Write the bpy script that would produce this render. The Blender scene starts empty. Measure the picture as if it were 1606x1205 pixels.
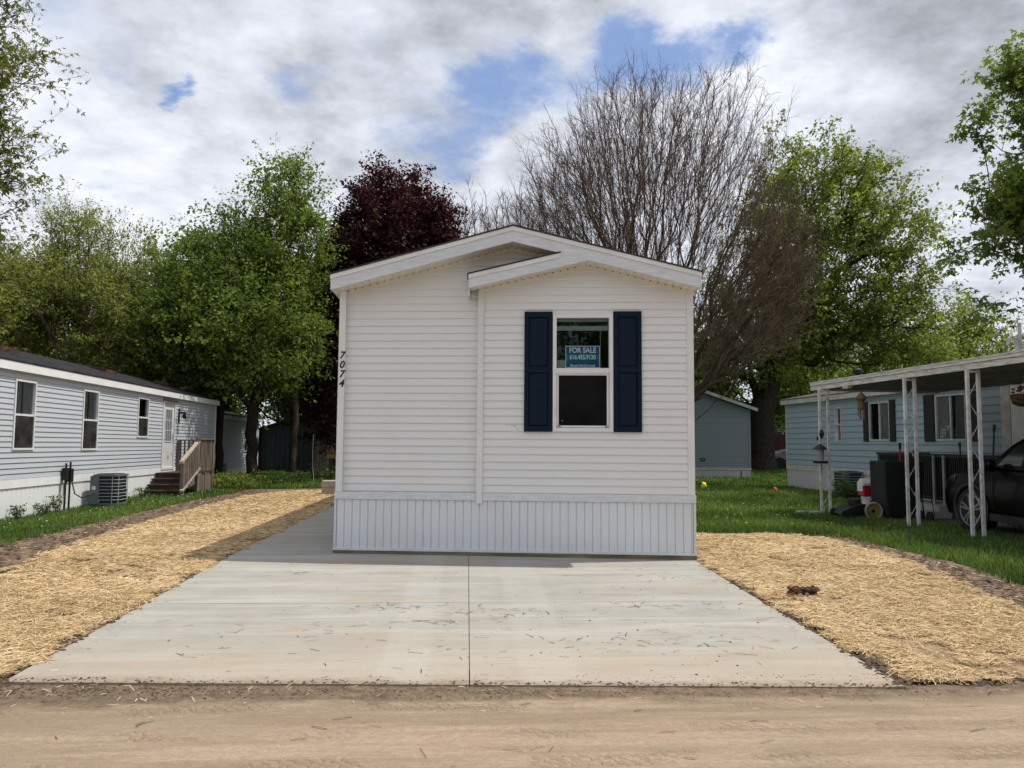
import bpy, math, random
import numpy as np
from mathutils import Vector, Matrix
S = bpy.context.scene
COL = S.collection
random.seed(7)
rng = np.random.default_rng(7)
rad = math.radians

# ---------------------------------------------------------------- camera
cam = bpy.data.cameras.new('camera'); co = bpy.data.objects.new('camera', cam); COL.objects.link(co)
cam.sensor_width = 36; cam.lens = 1206*36/1606; cam.clip_start = .05; cam.clip_end = 2000
co.matrix_world = Matrix.Translation((0, 0, 1.5)) @ Matrix.Rotation(rad(-3.3), 4, 'Z') @ Matrix.Rotation(rad(94.3), 4, 'X') @ Matrix.Rotation(rad(.4), 4, 'Z')
S.camera = co
S.view_settings.view_transform = 'Standard'; S.view_settings.look = 'None'; S.view_settings.gamma = 1
S.view_settings.exposure = .27
S.render.engine = 'CYCLES'
S.cycles.max_bounces = 8; S.cycles.transparent_max_bounces = 12; S.cycles.diffuse_bounces = 3; S.cycles.transmission_bounces = 3; S.cycles.glossy_bounces = 3

# ---------------------------------------------------------------- sun and sky
SUN = Vector((1.72, .17, 3.6)).normalized()          # towards the sun
sun = bpy.data.lights.new('sun', 'SUN'); so = bpy.data.objects.new('sun', sun); COL.objects.link(so)
sun.energy = 3.3; sun.angle = rad(.55); sun.color = (1, .95, .86)
so.rotation_euler = SUN.to_track_quat('Z', 'Y').to_euler()

class NT:
    """tiny node-tree writer"""
    def __init__(s, nt): s.nt = nt; nt.nodes.clear()
    def n(s, t, **k):
        d = s.nt.nodes.new(t)
        for a, b in k.items():
            if a == 'ins':
                for i, v in b.items():
                    if isinstance(v, bpy.types.NodeSocket): s.nt.links.new(v, d.inputs[i])
                    else: d.inputs[i].default_value = v
            else: setattr(d, a, b)
        return d
    def m(s, op, a, b=0., c=0., clamp=False):
        d = s.n('ShaderNodeMath', operation=op, use_clamp=clamp, ins={0: a, 1: b, 2: c}); return d.outputs[0]
    def v(s, op, a, b=(0, 0, 0), sc=None):
        d = s.n('ShaderNodeVectorMath', operation=op, ins={0: a, 1: b})
        if sc is not None:
            if isinstance(sc, bpy.types.NodeSocket): s.nt.links.new(sc, d.inputs['Scale'])
            else: d.inputs['Scale'].default_value = sc
        return d.outputs['Value'] if op in ('DISTANCE', 'LENGTH', 'DOT_PRODUCT') else d.outputs[0]
    def noise(s, vec, scale, det=5, rough=.55, dist=0.):
        d = s.n('ShaderNodeTexNoise', ins={'Vector': vec, 'Scale': scale, 'Detail': det, 'Roughness': rough, 'Distortion': dist}); return d.outputs[0]
    def ramp(s, f, pts, interp='LINEAR'):
        d = s.n('ShaderNodeValToRGB'); s.nt.links.new(f, d.inputs[0]); cr = d.color_ramp; cr.interpolation = interp
        while len(cr.elements) < len(pts): cr.elements.new(.5)
        for e, (p, c) in zip(cr.elements, pts):
            e.position = p; e.color = (*c, 1) if not isinstance(c, (int, float)) else (c, c, c, 1)
        return d.outputs[0]
    def mix(s, f, a, b, mode='MIX'):
        d = s.n('ShaderNodeMix', data_type='RGBA', blend_type=mode)
        for i, v in ((0, f), (6, a), (7, b)):
            if isinstance(v, bpy.types.NodeSocket): s.nt.links.new(v, d.inputs[i])
            elif i == 0: d.inputs[0].default_value = v
            else: d.inputs[i].default_value = (*v, 1)
        return d.outputs[2]
    def sstep(s, f, a, b):
        d = s.n('ShaderNodeMapRange', interpolation_type='SMOOTHSTEP', ins={0: f, 1: a, 2: b, 3: 0., 4: 1.}); return d.outputs[0]

def pdir(px, py):   # direction in the sky, for where the cloud gaps are
    v = co.matrix_world.to_3x3() @ Vector(((px-803)/1206, -(py-602.5)/1206, -1)); return tuple(v.normalized())
W = bpy.data.worlds.new("World"); S.world = W; W.use_nodes = True
t = NT(W.node_tree)
sky = t.n('ShaderNodeTexSky', sky_type='NISHITA', sun_disc=False)
sky.sun_elevation = math.asin(SUN.z); sky.sun_rotation = math.atan2(SUN.x, SUN.y)
tc = t.n('ShaderNodeTexCoord').outputs['Generated']
sx = t.n('ShaderNodeSeparateXYZ', ins={0: tc})
den = t.m('ADD', t.m('MAXIMUM', sx.outputs[2], 0.), .22)
pv = t.n('ShaderNodeCombineXYZ', ins={0: t.m('DIVIDE', sx.outputs[0], den), 1: t.m('DIVIDE', sx.outputs[1], den), 2: 0.3}).outputs[0]
wob = t.n('ShaderNodeTexNoise', ins={'Vector': pv, 'Scale': 5.5, 'Detail': 7., 'Roughness': .62}).outputs[1]
dv = t.v('ADD', tc, t.v('SCALE', t.v('SUBTRACT', wob, (.5, .5, .5)), sc=.16))
def gauss(lst):
    acc = None
    for px, py, r, a in lst:
        ds = t.v('DISTANCE', dv, pdir(px, py))
        q = t.m('DIVIDE', ds, r/1206); g = t.m('MULTIPLY', t.m('EXPONENT', t.m('MULTIPLY', t.m('MULTIPLY', q, q), -1.)), a)
        acc = g if acc is None else t.m('ADD', acc, g)
    return acc
gap = gauss([(1000, 112, 50, .85), (915, 125, 50, .8), (1085, 80, 44, .85), (1175, 52, 44, 1.1), (830, 118, 46, .75), (760, 150, 55, .7), (475, 133, 50, .8),
             (283, 136, 28, 1.3), (700, 262, 60, .7), (165, 305, 34, .6), (365, 140, 30, .55), (990, 55, 50, .7), (60, 0, 80, .6), (200, 100, 40, .6), (640, 200, 60, .4), (735, 215, 60, .5), (620, 70, 60, .3), (120, 180, 60, .3), (1330, 30, 50, .35)])
n_big = t.noise(pv, 1.9, 9, .55)
n_mid = t.noise(t.v('ADD', pv, (3.3, 1.7, 0)), 4.6, 9, .58)
n_puf = t.n('ShaderNodeTexVoronoi', feature='SMOOTH_F1', ins={'Vector': t.v('ADD', pv, t.v('SCALE', t.v('SUBTRACT', wob, (.5, .5, .5)), sc=.35)), 'Scale': 5.2, 'Smoothness': .9}).outputs['Distance']
gfac = t.sstep(t.m('ADD', gap, t.m('MULTIPLY', t.m('SUBTRACT', n_mid, .5), 1.5)), .25, 1.15)
away = t.sstep(n_big, .60, .72)                         # more gaps in the part of the sky outside this view
behind = t.sstep(sx.outputs[1], .35, -.1)
gfac = t.m('MAXIMUM', gfac, t.m('MULTIPLY', away, t.m('MULTIPLY', behind, .8)), clamp=True)
darkg = gauss([(520, 35, 180, .30), (760, 40, 130, .22), (180, 30, 110, .1), (1500, 120, 150, .40), (1350, 70, 90, .16), (300, 270, 110, .18), (520, 280, 90, .15), (1450, 320, 80, .12)])
lightg = gauss([(1150, 120, 80, .3), (890, 140, 50, .2), (1240, 60, 50, .25), (600, 190, 110, .14), (180, 150, 120, .2), (120, 290, 60, .18), (1450, 410, 70, .22), (300, 340, 130, .15)])
sh = t.m('ADD', t.m('ADD', t.m('MULTIPLY', t.m('SUBTRACT', n_mid, .5), 1.5), t.m('MULTIPLY', t.m('SUBTRACT', n_big, .5), .9)), t.m('SUBTRACT', lightg, darkg))
sh = t.m('ADD', sh, t.m('ADD', t.m('MULTIPLY', t.m('SUBTRACT', .42, n_puf), .62), t.m('MULTIPLY', t.m('SUBTRACT', t.noise(pv, 14., 7, .6), .5), .55)))
ccol = t.ramp(t.m('ADD', sh, .60), [(0., (.33, .35, .39)), (.22, (.44, .465, .52)), (.48, (.585, .615, .69)), (.72, (.71, .74, .81)), (1., (.84, .86, .90))])
skyc = t.v('SCALE', sky.outputs[0], sc=.11)
skyc = t.mix(.7, skyc, (.23, .345, .62))
fin = t.mix(gfac, ccol, skyc)
bg = t.n('ShaderNodeBackground', ins={0: fin, 1: 1.0})
t.n('ShaderNodeOutputWorld', ins={0: bg.outputs[0]})

# ---------------------------------------------------------------- materials
MATS = {}
def mat(name, col, rough=.6, var=.12, scale=3., bump=0., bscale=40., stretch=(1, 1, 1), metal=0., spec=.4, col2=None, coat=0.):
    if name in MATS: return MATS[name]
    m = bpy.data.materials.new(name); m.use_nodes = True; t = NT(m.node_tree); MATS[name] = m
    pos = t.v('MULTIPLY', t.n('ShaderNodeNewGeometry').outputs['Position'], stretch)
    n = t.noise(pos, scale, 6, .6)
    c2 = col2 or tuple(x*(1-2.2*var) for x in col)
    c = t.ramp(n, [(.3, c2), (.68, tuple(min(1, x*(1+.5*var)) for x in col))])
    b = t.n('ShaderNodeBsdfPrincipled', ins={'Base Color': c, 'Roughness': rough, 'Metallic': metal, 'Specular IOR Level': spec, 'Coat Weight': coat})
    if bump:
        bn = t.n('ShaderNodeBump', ins={'Strength': 1., 'Distance': bump, 'Height': t.noise(pos, bscale, 5, .6)})
        t.nt.links.new(bn.outputs[0], b.inputs['Normal'])
    t.n('ShaderNodeOutputMaterial', ins={0: b.outputs[0]})
    return m
def attr_mat(name, stops, rough=.6, trans=0., tcol=None, spec=.2):
    """colour looked up by each leaf's / blade's own tone"""
    m = bpy.data.materials.new(name); m.use_nodes = True; t = NT(m.node_tree); MATS[name] = m
    a = t.n('ShaderNodeAttribute', attribute_name='tone').outputs['Fac']
    c = t.ramp(a, stops)
    b = t.n('ShaderNodeBsdfPrincipled', ins={'Base Color': c, 'Roughness': rough, 'Specular IOR Level': spec}).outputs[0]
    if trans:
        tr = t.n('ShaderNodeBsdfTranslucent', ins={0: t.mix(1., c, tcol or (1.25, 1.25, .7), 'MULTIPLY')}).outputs[0]
        b = t.n('ShaderNodeMixShader', ins={0: trans, 1: b, 2: tr}).outputs[0]
    t.n('ShaderNodeOutputMaterial', ins={0: b}); return m
def glass_mat(name, tint=(.8, .85, .85), refl=.9, base=.06):
    m = bpy.data.materials.new(name); m.use_nodes = True; t = NT(m.node_tree); MATS[name] = m
    lw = t.n('ShaderNodeFresnel', ins={0: 1.5}).outputs[0]
    f = t.m('ADD', t.m('MULTIPLY', lw, refl), base, clamp=True)
    g = t.n('ShaderNodeBsdfGlossy', ins={0: (.9, .95, 1, 1), 1: .02}).outputs[0]
    tr = t.n('ShaderNodeBsdfTransparent', ins={0: (*tint, 1)}).outputs[0]
    t.n('ShaderNodeOutputMaterial', ins={0: t.n('ShaderNodeMixShader', ins={0: f, 1: tr, 2: g}).outputs[0]}); return m

def siding_mat(name, col, dirt=(.5, .47, .42), amt=.3, rough=.45):
    m = bpy.data.materials.new(name); m.use_nodes = True; t = NT(m.node_tree); MATS[name] = m
    p = t.n('ShaderNodeNewGeometry').outputs['Position']
    n1 = t.noise(t.v('MULTIPLY', p, (1, 1, .5)), 1.3, 6, .6)
    n2 = t.noise(t.v('MULTIPLY', p, (3, 3, 14)), 3., 4, .6)
    n3 = t.noise(p, 9., 5, .7)
    c = t.mix(t.m('MULTIPLY', t.sstep(n1, .42, .75), amt*.4), col, tuple(a*b for a, b in zip(col, (.84, .82, .78))))
    c = t.mix(t.m('MULTIPLY', t.sstep(n2, .4, .8), .16), c, tuple(a*.86 for a in col))
    c = t.mix(t.m('MULTIPLY', t.sstep(n3, .68, .78), amt*.5), c, dirt)
    zz = t.n('ShaderNodeSeparateXYZ', ins={0: p}).outputs[2]; sp = t.m('MULTIPLY', t.sstep(t.m('ADD', zz, t.m('MULTIPLY', t.noise(p, 6., 5, .7), -.35)), .16, -.05), t.sstep(t.noise(p, 40., 4, .7), .42, .6))
    c = t.mix(t.m('MULTIPLY', sp, .12), c, (.40, .35, .29))
    bn = t.n('ShaderNodeBump', ins={'Strength': 1., 'Distance': .0012, 'Height': t.noise(t.v('MULTIPLY', p, (2, 2, 20)), 12., 3, .5)})
    b = t.n('ShaderNodeBsdfPrincipled', ins={'Base Color': c, 'Roughness': rough, 'Specular IOR Level': .35, 'Normal': bn.outputs[0]})
    t.n('ShaderNodeOutputMaterial', ins={0: b.outputs[0]}); return m

M_white = siding_mat('white_vinyl', (.70, .70, .70), amt=.4)
M_skirt = siding_mat('white_skirting', (.66, .69, .73), amt=.8)
M_trim = mat('white_trim', (.72, .72, .715), .45, .06, 2.)
M_fascia = mat('white_fascia_metal', (.64, .665, .69), .4, .08, 6., stretch=(1, 1, 6))
M_soffit = mat('cream_soffit', (.74, .72, .66), .5, .05)
M_navy = mat('navy_shutter', (.002, .011, .026), .5, .12, 8., bump=.0006, bscale=60., stretch=(1, 1, 6), spec=.15)
M_shing = mat('dark_shingle', (.055, .052, .05), .9, .35, 6., bump=.004, bscale=40.)
M_shing2 = mat('charcoal_shingle', (.035, .035, .037), .95, .3, 5., bump=.004, bscale=30., spec=.1)
M_brshing = mat('brown_shingle', (.11, .085, .07), .9, .3, 6., bump=.004, bscale=40.)
M_black = mat('black_plastic', (.012, .012, .013), .45, .2)
M_blackm = mat('black_metal', (.015, .015, .016), .5, .2, spec=.3)
M_tarp = mat('black_cover_cloth', (.007, .008, .011), .7, .3, 4., bump=.01, bscale=5.)
M_glass = glass_mat('window_glass', (.85, .9, .9), .45, .01)
M_glassd = glass_mat('dim_glass', (.8, .84, .84), .9, .05)
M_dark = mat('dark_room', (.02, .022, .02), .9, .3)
M_screen = mat('insect_screen', (.008, .008, .009), .8, .3, 3., spec=.12)
M_curt = mat('grey_curtain', (.40, .41, .40), .8, .35, 12., stretch=(6, 6, .3))
M_lgrey = siding_mat('light_grey_vinyl', (.50, .53, .575), amt=.5)
M_lskirt = siding_mat('weathered_white_skirting', (.80, .81, .82), amt=.7)
M_blue = siding_mat('sky_blue_vinyl', (.265, .345, .385), (.2, .25, .25), .4)
M_teal = siding_mat('grey_blue_vinyl', (.20, .25, .27), (.15, .17, .17), .4)
M_bluetrim = mat('off_white_trim', (.52, .51, .47), .6, .15, 5.)
M_bskirt = siding_mat('grey_white_skirting', (.46, .46, .45), (.2, .19, .16), .8)
M_wood = mat('weathered_wood', (.215, .17, .135), .8, .3, 4., bump=.002, bscale=20., stretch=(3, 3, .5))
M_woodd = mat('dark_stained_wood', (.07, .042, .03), .75, .3, 4., bump=.002, bscale=20.)
M_woodl = mat('bleached_wood', (.42, .34, .27), .8, .2, 5.)
M_timber = mat('treated_timber', (.20, .17, .11), .85, .3, 5., bump=.002, bscale=20., stretch=(.4, .4, 3))
M_acg = mat('grey_green_metal', (.12, .15, .15), .5, .15)
M_acd = mat('coil_fins', (.018, .024, .028), .6, .3, 40.)
M_acw = mat('grille_wire', (.42, .46, .48), .45, .1)
M_beige = mat('beige_block', (.42, .36, .29), .85, .15, 5., bump=.002)
M_post = mat('chipped_white_paint', (.62, .62, .60), .5, .2, 7., bump=.001)
M_carpt = mat('aluminium_fascia', (.60, .57, .52), .55, .25, 5., stretch=(1, 1, 8))
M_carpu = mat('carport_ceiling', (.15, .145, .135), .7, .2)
M_carbody = mat('black_car_paint', (.0022, .0022, .0026), .3, .1, spec=.12, coat=.07)
M_tyre = mat('tyre_rubber', (.012, .012, .012), .85, .2)
M_rim = mat('alloy_rim', (.30, .30, .31), .4, .05, metal=.85)
M_chrome = mat('chrome', (.7, .7, .7), .15, .03, metal=1.)
M_red = mat('red_plastic', (.42, .015, .02), .4, .1)
M_wplast = mat('white_plastic', (.68, .68, .68), .45, .08)
M_yellow = mat('yellow_plastic', (.26, .25, .06), .5, .2)
M_orange = mat('orange_flag_film', (.75, .16, .02), .6, .1)
M_yflag = mat('yellow_flag_film', (.80, .68, .05), .6, .1)
M_shed = mat('charcoal_shed_panel', (.035, .043, .052), .7, .25, 3., stretch=(6, 6, .4))
M_bark = mat('bark_brown', (.075, .058, .045), .95, .3, 6., bump=.02, bscale=14., stretch=(3, 3, .7), spec=.1)
M_barkd = mat('bark_dark', (.05, .042, .036), .95, .3, 6., bump=.03, bscale=12., stretch=(3, 3, .7), spec=.1)
M_twig = mat('bare_twig', (.19, .135, .10), .9, .35, 2., spec=.1)
M_pipe = mat('grey_pipe', (.34, .34, .35), .5, .2)
M_rust = mat('rust_terracotta', (.20, .075, .04), .8, .3)
M_mred = mat('maroon_board', (.09, .018, .018), .7, .4, 6., stretch=(8, 8, .3))
M_clod = mat('brown_clod', (.11, .07, .045), .95, .4, 30., bump=.01, bscale=30.)
M_wall2 = mat('far_white_wall', (.48, .50, .52), .6, .1)
M_sign = mat('sign_blue', (.015, .10, .25), .4, .08)
M_band = mat('sign_teal', (.01, .20, .27), .4, .05)
M_slet = mat('sign_white_ink', (.85, .88, .9), .5, .03)
M_ink = mat('black_ink', (.01, .01, .01), .5, .1)
M_cord = mat('dark_cable', (.015, .015, .017), .6, .2)

# ---------------------------------------------------------------- object helpers
ORG = {}
def tag(o, label=None, cat=None, group=None, kind=None):
    if label: o['label'] = label
    if cat: o['category'] = cat
    if group: o['group'] = group
    if kind: o['kind'] = kind
    return o
def thing(name, loc, label, cat, group=None):
    o = bpy.data.objects.new(name, None); COL.objects.link(o); o.location = loc; o.empty_display_size = .2
    ORG[o.name] = np.array(loc, float); return tag(o, label, cat, group)
def link_mesh(name, me, m, parent, origin):
    o = bpy.data.objects.new(name, me); COL.objects.link(o); me.materials.append(m)
    if parent is not None: o.parent = parent; ORG[o.name] = ORG[parent.name]
    else: o.location = origin; ORG[o.name] = np.array(origin, float)
    return o
def np_mesh(name, v, f, m, parent=None, origin=(0, 0, 0), tone=None, smooth=False):
    """v (n,3) world, f (k,3|4) ints"""
    org = ORG[parent.name] if parent is not None else np.array(origin, float)
    v = np.asarray(v, float)-org; f = np.asarray(f)
    me = bpy.data.meshes.new(name); k = f.shape[1]
    me.vertices.add(len(v)); me.vertices.foreach_set('co', v.astype(np.float32).ravel())
    me.loops.add(f.size); me.loops.foreach_set('vertex_index', f.astype(np.int32).ravel())
    me.polygons.add(len(f)); me.polygons.foreach_set('loop_start', np.arange(0, f.size, k, dtype=np.int32))
    me.polygons.foreach_set('loop_total', np.full(len(f), k, np.int32))
    if smooth: me.polygons.foreach_set('use_smooth', np.ones(len(f), bool))
    me.update(calc_edges=True)
    if tone is not None:
        a = me.attributes.new('tone', 'FLOAT', 'FACE'); a.data.foreach_set('value', np.asarray(tone, np.float32))
    return link_mesh(name, me, m, parent, origin)
IDP = lambda u, d, z: (u, d, z)
class MB:
    def __init__(s): s.v = []; s.f = []
    def add(s, vs, fs):
        b = len(s.v); s.v += [tuple(x) for x in vs]; s.f += [tuple(b+i for i in f) for f in fs]; return s
    def box(s, u0, u1, d0, d1, z0, z1, P=IDP):
        vs = [P(u, d, z) for z in (z0, z1) for d in (d0, d1) for u in (u0, u1)]
        return s.add(vs, [(0, 2, 3, 1), (4, 5, 7, 6), (0, 1, 5, 4), (2, 6, 7, 3), (0, 4, 6, 2), (1, 3, 7, 5)])
    def prism(s, poly, d0, d1, P=IDP):
        n = len(poly); vs = [P(u, d0, z) for u, z in poly]+[P(u, d1, z) for u, z in poly]
        return s.add(vs, [tuple(range(n)), tuple(range(2*n-1, n-1, -1))]+[(i, i+n, (i+1) % n+n, (i+1) % n) for i in range(n)])
    def quad(s, a, b, c, d): return s.add([a, b, c, d], [(0, 1, 2, 3)])
    def tube(s, pts, r, n=8, cap=True, r1=None):
        pts = [Vector(p) for p in pts]; m = len(pts); vs = []; ref = None
        for i, p in enumerate(pts):
            tg = (pts[min(i+1, m-1)]-pts[max(i-1, 0)]).normalized()
            if ref is None: ref = tg.orthogonal().normalized()
            ref = (ref-tg*ref.dot(tg)).normalized(); bt = tg.cross(ref)
            rr = r if r1 is None else r+(r1-r)*i/(m-1)
            if isinstance(r, (list, tuple)): rr = r[i]
            vs += [p+ref*(math.cos(a)*rr)+bt*(math.sin(a)*rr) for a in [2*math.pi*k/n for k in range(n)]]
        fs = [(i*n+k, i*n+(k+1) % n, (i+1)*n+(k+1) % n, (i+1)*n+k) for i in range(m-1) for k in range(n)]
        if cap: fs += [tuple(range(n-1, -1, -1)), tuple((m-1)*n+k for k in range(n))]
        return s.add(vs, fs)
    def lathe(s, c, prof, n=20, axis='z', cap=True):
        vs = []
        for r, h in prof:
            for k in range(n):
                a = 2*math.pi*k/n; x, y = math.cos(a)*r, math.sin(a)*r
                vs.append({'z': (c[0]+x, c[1]+y, c[2]+h), 'x': (c[0]+h, c[1]+x, c[2]+y), 'y': (c[0]+x, c[1]+h, c[2]+y)}[axis])
        m = len(prof); fs = [(i*n+k, i*n+(k+1) % n, (i+1)*n+(k+1) % n, (i+1)*n+k) for i in range(m-1) for k in range(n)]
        if cap: fs += [tuple(range(n-1, -1, -1)), tuple((m-1)*n+k for k in range(n))]
        return s.add(vs, fs)
    def build(s, name, m, parent=None, origin=(0, 0, 0), smooth=False, bevel=0):
        org = Vector(ORG[parent.name]) if parent is not None else Vector(origin)
        me = bpy.data.meshes.new(name); me.from_pydata([Vector(v)-org for v in s.v], [], s.f)
        import bmesh
        bm = bmesh.new(); bm.from_mesh(me); bmesh.ops.recalc_face_normals(bm, faces=bm.faces)
        bm.to_mesh(me); bm.free()
        if smooth: me.polygons.foreach_set('use_smooth', [True]*len(me.polygons))
        me.update(); o = link_mesh(name, me, m, parent, origin)
        if bevel:
            b = o.modifiers.new('b', 'BEVEL'); b.width = bevel; b.segments = 2; b.limit_method = 'ANGLE'
        return o
def split(mb, name, m, parent, **k):
    """each connected piece of mb becomes a part of its own"""
    root = list(range(len(mb.v)))
    def find(a):
        while root[a] != a: root[a] = root[root[a]]; a = root[a]
        return a
    for f in mb.f:
        for i in f[1:]: root[find(i)] = find(f[0])
    gr = {}
    for f in mb.f: gr.setdefault(find(f[0]), []).append(f)
    out = []
    for fs in gr.values():
        ids = sorted({i for f in fs for i in f}); mp = {a: b for b, a in enumerate(ids)}
        q = MB(); q.add([mb.v[i] for i in ids], [tuple(mp[i] for i in f) for f in fs]); out.append(q.build(name, m, parent, **k))
    return out
def copy_tree(o, parent=None):
    c = o.copy(); COL.objects.link(c)
    if parent is not None: c.parent = parent
    for ch in list(o.children): copy_tree(ch, c)
    return c
def text_mb(body, size, place, shear=0., weight=0., spacing=1., sx=1.):
    """place(x,y,h): text-plane coords -> world"""
    cu = bpy.data.curves.new('t', 'FONT'); cu.body = body; cu.size = size; cu.shear = shear; cu.offset = weight; cu.extrude = .0008
    cu.align_x = 'CENTER'; cu.align_y = 'CENTER'; cu.space_character = spacing
    o = bpy.data.objects.new('t', cu); COL.objects.link(o)
    me = bpy.data.meshes.new_from_object(o.evaluated_get(bpy.context.evaluated_depsgraph_get()))
    mb = MB(); mb.add([place(v.co.x*sx, v.co.y, v.co.z) for v in me.vertices], [tuple(p.vertices) for p in me.polygons])
    bpy.data.objects.remove(o); bpy.data.curves.remove(cu); bpy.data.meshes.remove(me); return mb

def siding(P, u0, u1, z0, z1, lr=None, holes=(), pitch=.102, dep=.015, mb=None, dbl=False):
    """lapped boards; lr(z)->(ulo,uhi) clips to a gable; d grows into the building"""
    mb = mb or MB(); lr = lr or (lambda z: (u0, u1)); z = z0; r = 0
    while z < z1-1e-4:
        zt = min(z+pitch, z1); dp = dep
        cuts = sorted({z, zt, *[h[k] for h in holes for k in (2, 3) if z < h[k] < zt]})
        for a, b in zip(cuts, cuts[1:]):
            mid = (a+b)/2; iv = [(u0, u1)]
            for h in holes:
                if h[2] < mid < h[3]:
                    iv = [q for x, y in iv for q in ((x, min(y, h[0])), (max(x, h[1]), y)) if q[1]-q[0] > 1e-4]
            la, ra = lr(a); lb, rb = lr(b)
            def dd(zz):
                f = (zz-z)/pitch
                return -dp*(1-f) if f > .12 else -dp*(.6+.4*f/.12)
            for x, y in iv:
                xa, ya, xb, yb = max(x, la), min(y, ra), max(x, lb), min(y, rb)
                if ya-xa <= 1e-3: continue
                if yb < xb: xb = yb = (xb+yb)/2
                zs = [a, b]
                if a < z+.12*pitch < b: zs = [a, z+.12*pitch, b]
                for q in range(len(zs)-1):
                    f0, f1 = (zs[q]-a)/(b-a), (zs[q+1]-a)/(b-a)
                    mb.quad(P(xa+(xb-xa)*f0, dd(zs[q]), zs[q]), P(ya+(yb-ya)*f0, dd(zs[q]), zs[q]), P(ya+(yb-ya)*f1, dd(zs[q+1]-1e-5), zs[q+1]), P(xa+(xb-xa)*f1, dd(zs[q+1]-1e-5), zs[q+1]))
                if a == z: mb.quad(P(xa, 0, a), P(ya, 0, a), P(ya, -dp*.6, a), P(xa, -dp*.6, a))
        z = zt; r += 1
    return mb
def skirting(P, u0, u1, z0, z1, pitch=.107, dep=.013, gap=.009, mb=None):
    mb = mb or MB(); u = u0
    while u < u1-1e-3:
        b = min(u+pitch, u1)
        pr = [(u, dep), (u+gap, 0), (b-gap, 0), (b, dep)]
        for (a, da), (c, dc) in zip(pr, pr[1:]): mb.quad(P(a, da, z0), P(c, dc, z0), P(c, dc, z1), P(a, da, z1))
        u = b
    return mb
def frame(mb, P, u0, u1, z0, z1, w, d0, d1):
    mb.box(u0, u0+w, d0, d1, z0, z1, P); mb.box(u1-w, u1, d0, d1, z0, z1, P)
    mb.box(u0+w, u1-w, d0, d1, z0, z0+w, P); mb.box(u0+w, u1-w, d0, d1, z1-w, z1, P); return mb
def window(home, P, u0, u1, z0, z1, fw=.045, rail=True, curtain=None, vert=False, screen=False, mt=None):
    w = frame(MB(), P, u0, u1, z0, z1, fw, -.03, .05).build('window', mt or M_trim, home)
    zm = (z0+z1)/2; r = MB()
    if rail: r.box(u0+fw, u1-fw, -.02, .03, zm-.02, zm+.02, P)
    if vert: r.box((u0+u1)/2-.018, (u0+u1)/2+.018, -.02, .03, z0+fw, z1-fw, P)
    if rail or vert: r.build('sash_bar', mt or M_trim, w)
    g = MB(); g.quad(P(u0+fw, .02, z0+fw), P(u1-fw, .02, z0+fw), P(u1-fw, .02, z1-fw), P(u0+fw, .02, z1-fw)); g.build('pane', M_glassd, w)
    k = MB().box(u0+.005, u1-.005, .3, .32, z0+.005, z1-.005, P)
    k.box(u0+.001, u0+.004, .052, .3, z0, z1, P); k.box(u1-.004, u1-.001, .052, .3, z0, z1, P)
    k.box(u0, u1, .052, .3, z0+.001, z0+.004, P); k.box(u0, u1, .052, .3, z1-.004, z1-.001, P); k.build('dark_room_behind', M_dark, w)
    if screen:
        MB().box(u0+fw, u1-fw, -.012, -.009, z0+fw, zm-.02, P).build('insect_screen', mat('grey_screen', (.045, .045, .045), .8, .4, 4., spec=.1), w)
    if curtain:
        c = MB()
        for a, b in curtain:
            n = 14; x = [u0+fw+(u1-u0-2*fw)*(a+(b-a)*i/n) for i in range(n+1)]
            for i in range(n): c.quad(P(x[i], .035+.012*(i % 2), z0+fw), P(x[i+1], .035+.012*((i+1) % 2), z0+fw), P(x[i+1], .035+.012*((i+1) % 2), z1-fw), P(x[i], .035+.012*(i % 2), z1-fw))
        c.build('curtain', M_curt, w)
    return w

# ---------------------------------------------------------------- ground
def gz(y): return 0. if y >= 10.4 else (-.2 if y <= 4.9 else max(-.2, -.16*(10.4-y)/5.0))
def wobble_line(pts, amp=.06, step=.15, seed=0):
    r = random.Random(seed); out = []
    for a, b in zip(pts, pts[1:]+pts[:1]):
        n = max(1, int(math.dist(a, b)/step))
        for i in range(n):
            f = i/n; out.append((a[0]+(b[0]-a[0])*f+r.uniform(-amp, amp), a[1]+(b[1]-a[1])*f+r.uniform(-amp, amp)))
    return out
def sheet(name, poly, dz, m, cell=.5, kind='structure', rel=None):
    """polygon draped on the ground, dz above it (cut in strips along y so it follows the slope)"""
    import bmesh
    bm = bmesh.new(); vs = [bm.verts.new((x, y, 0)) for x, y in poly]; bm.faces.new(vs)
    bmesh.ops.triangulate(bm, faces=bm.faces)
    y0, y1 = min(p[1] for p in poly), max(p[1] for p in poly)
    for yc in [4.9, 5.2, 5.4, 5.6, 6, 7, 8, 9, 10, 10.4]:
        if y0 < yc < y1: bmesh.ops.bisect_plane(bm, geom=bm.verts[:]+bm.edges[:]+bm.faces[:], plane_co=(0, yc, 0), plane_no=(0, 1, 0))
    for v in bm.verts: v.co.z = gz(v.co.y)+dz
    bmesh.ops.recalc_face_normals(bm, faces=bm.faces)
    for f in bm.faces:
        if f.normal.z < 0: f.normal_flip()
    me = bpy.data.meshes.new(name); bm.to_mesh(me); bm.free()
    o = link_mesh(name, me, m, None, (0, 0, 0)); o['kind'] = kind; return o

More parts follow.
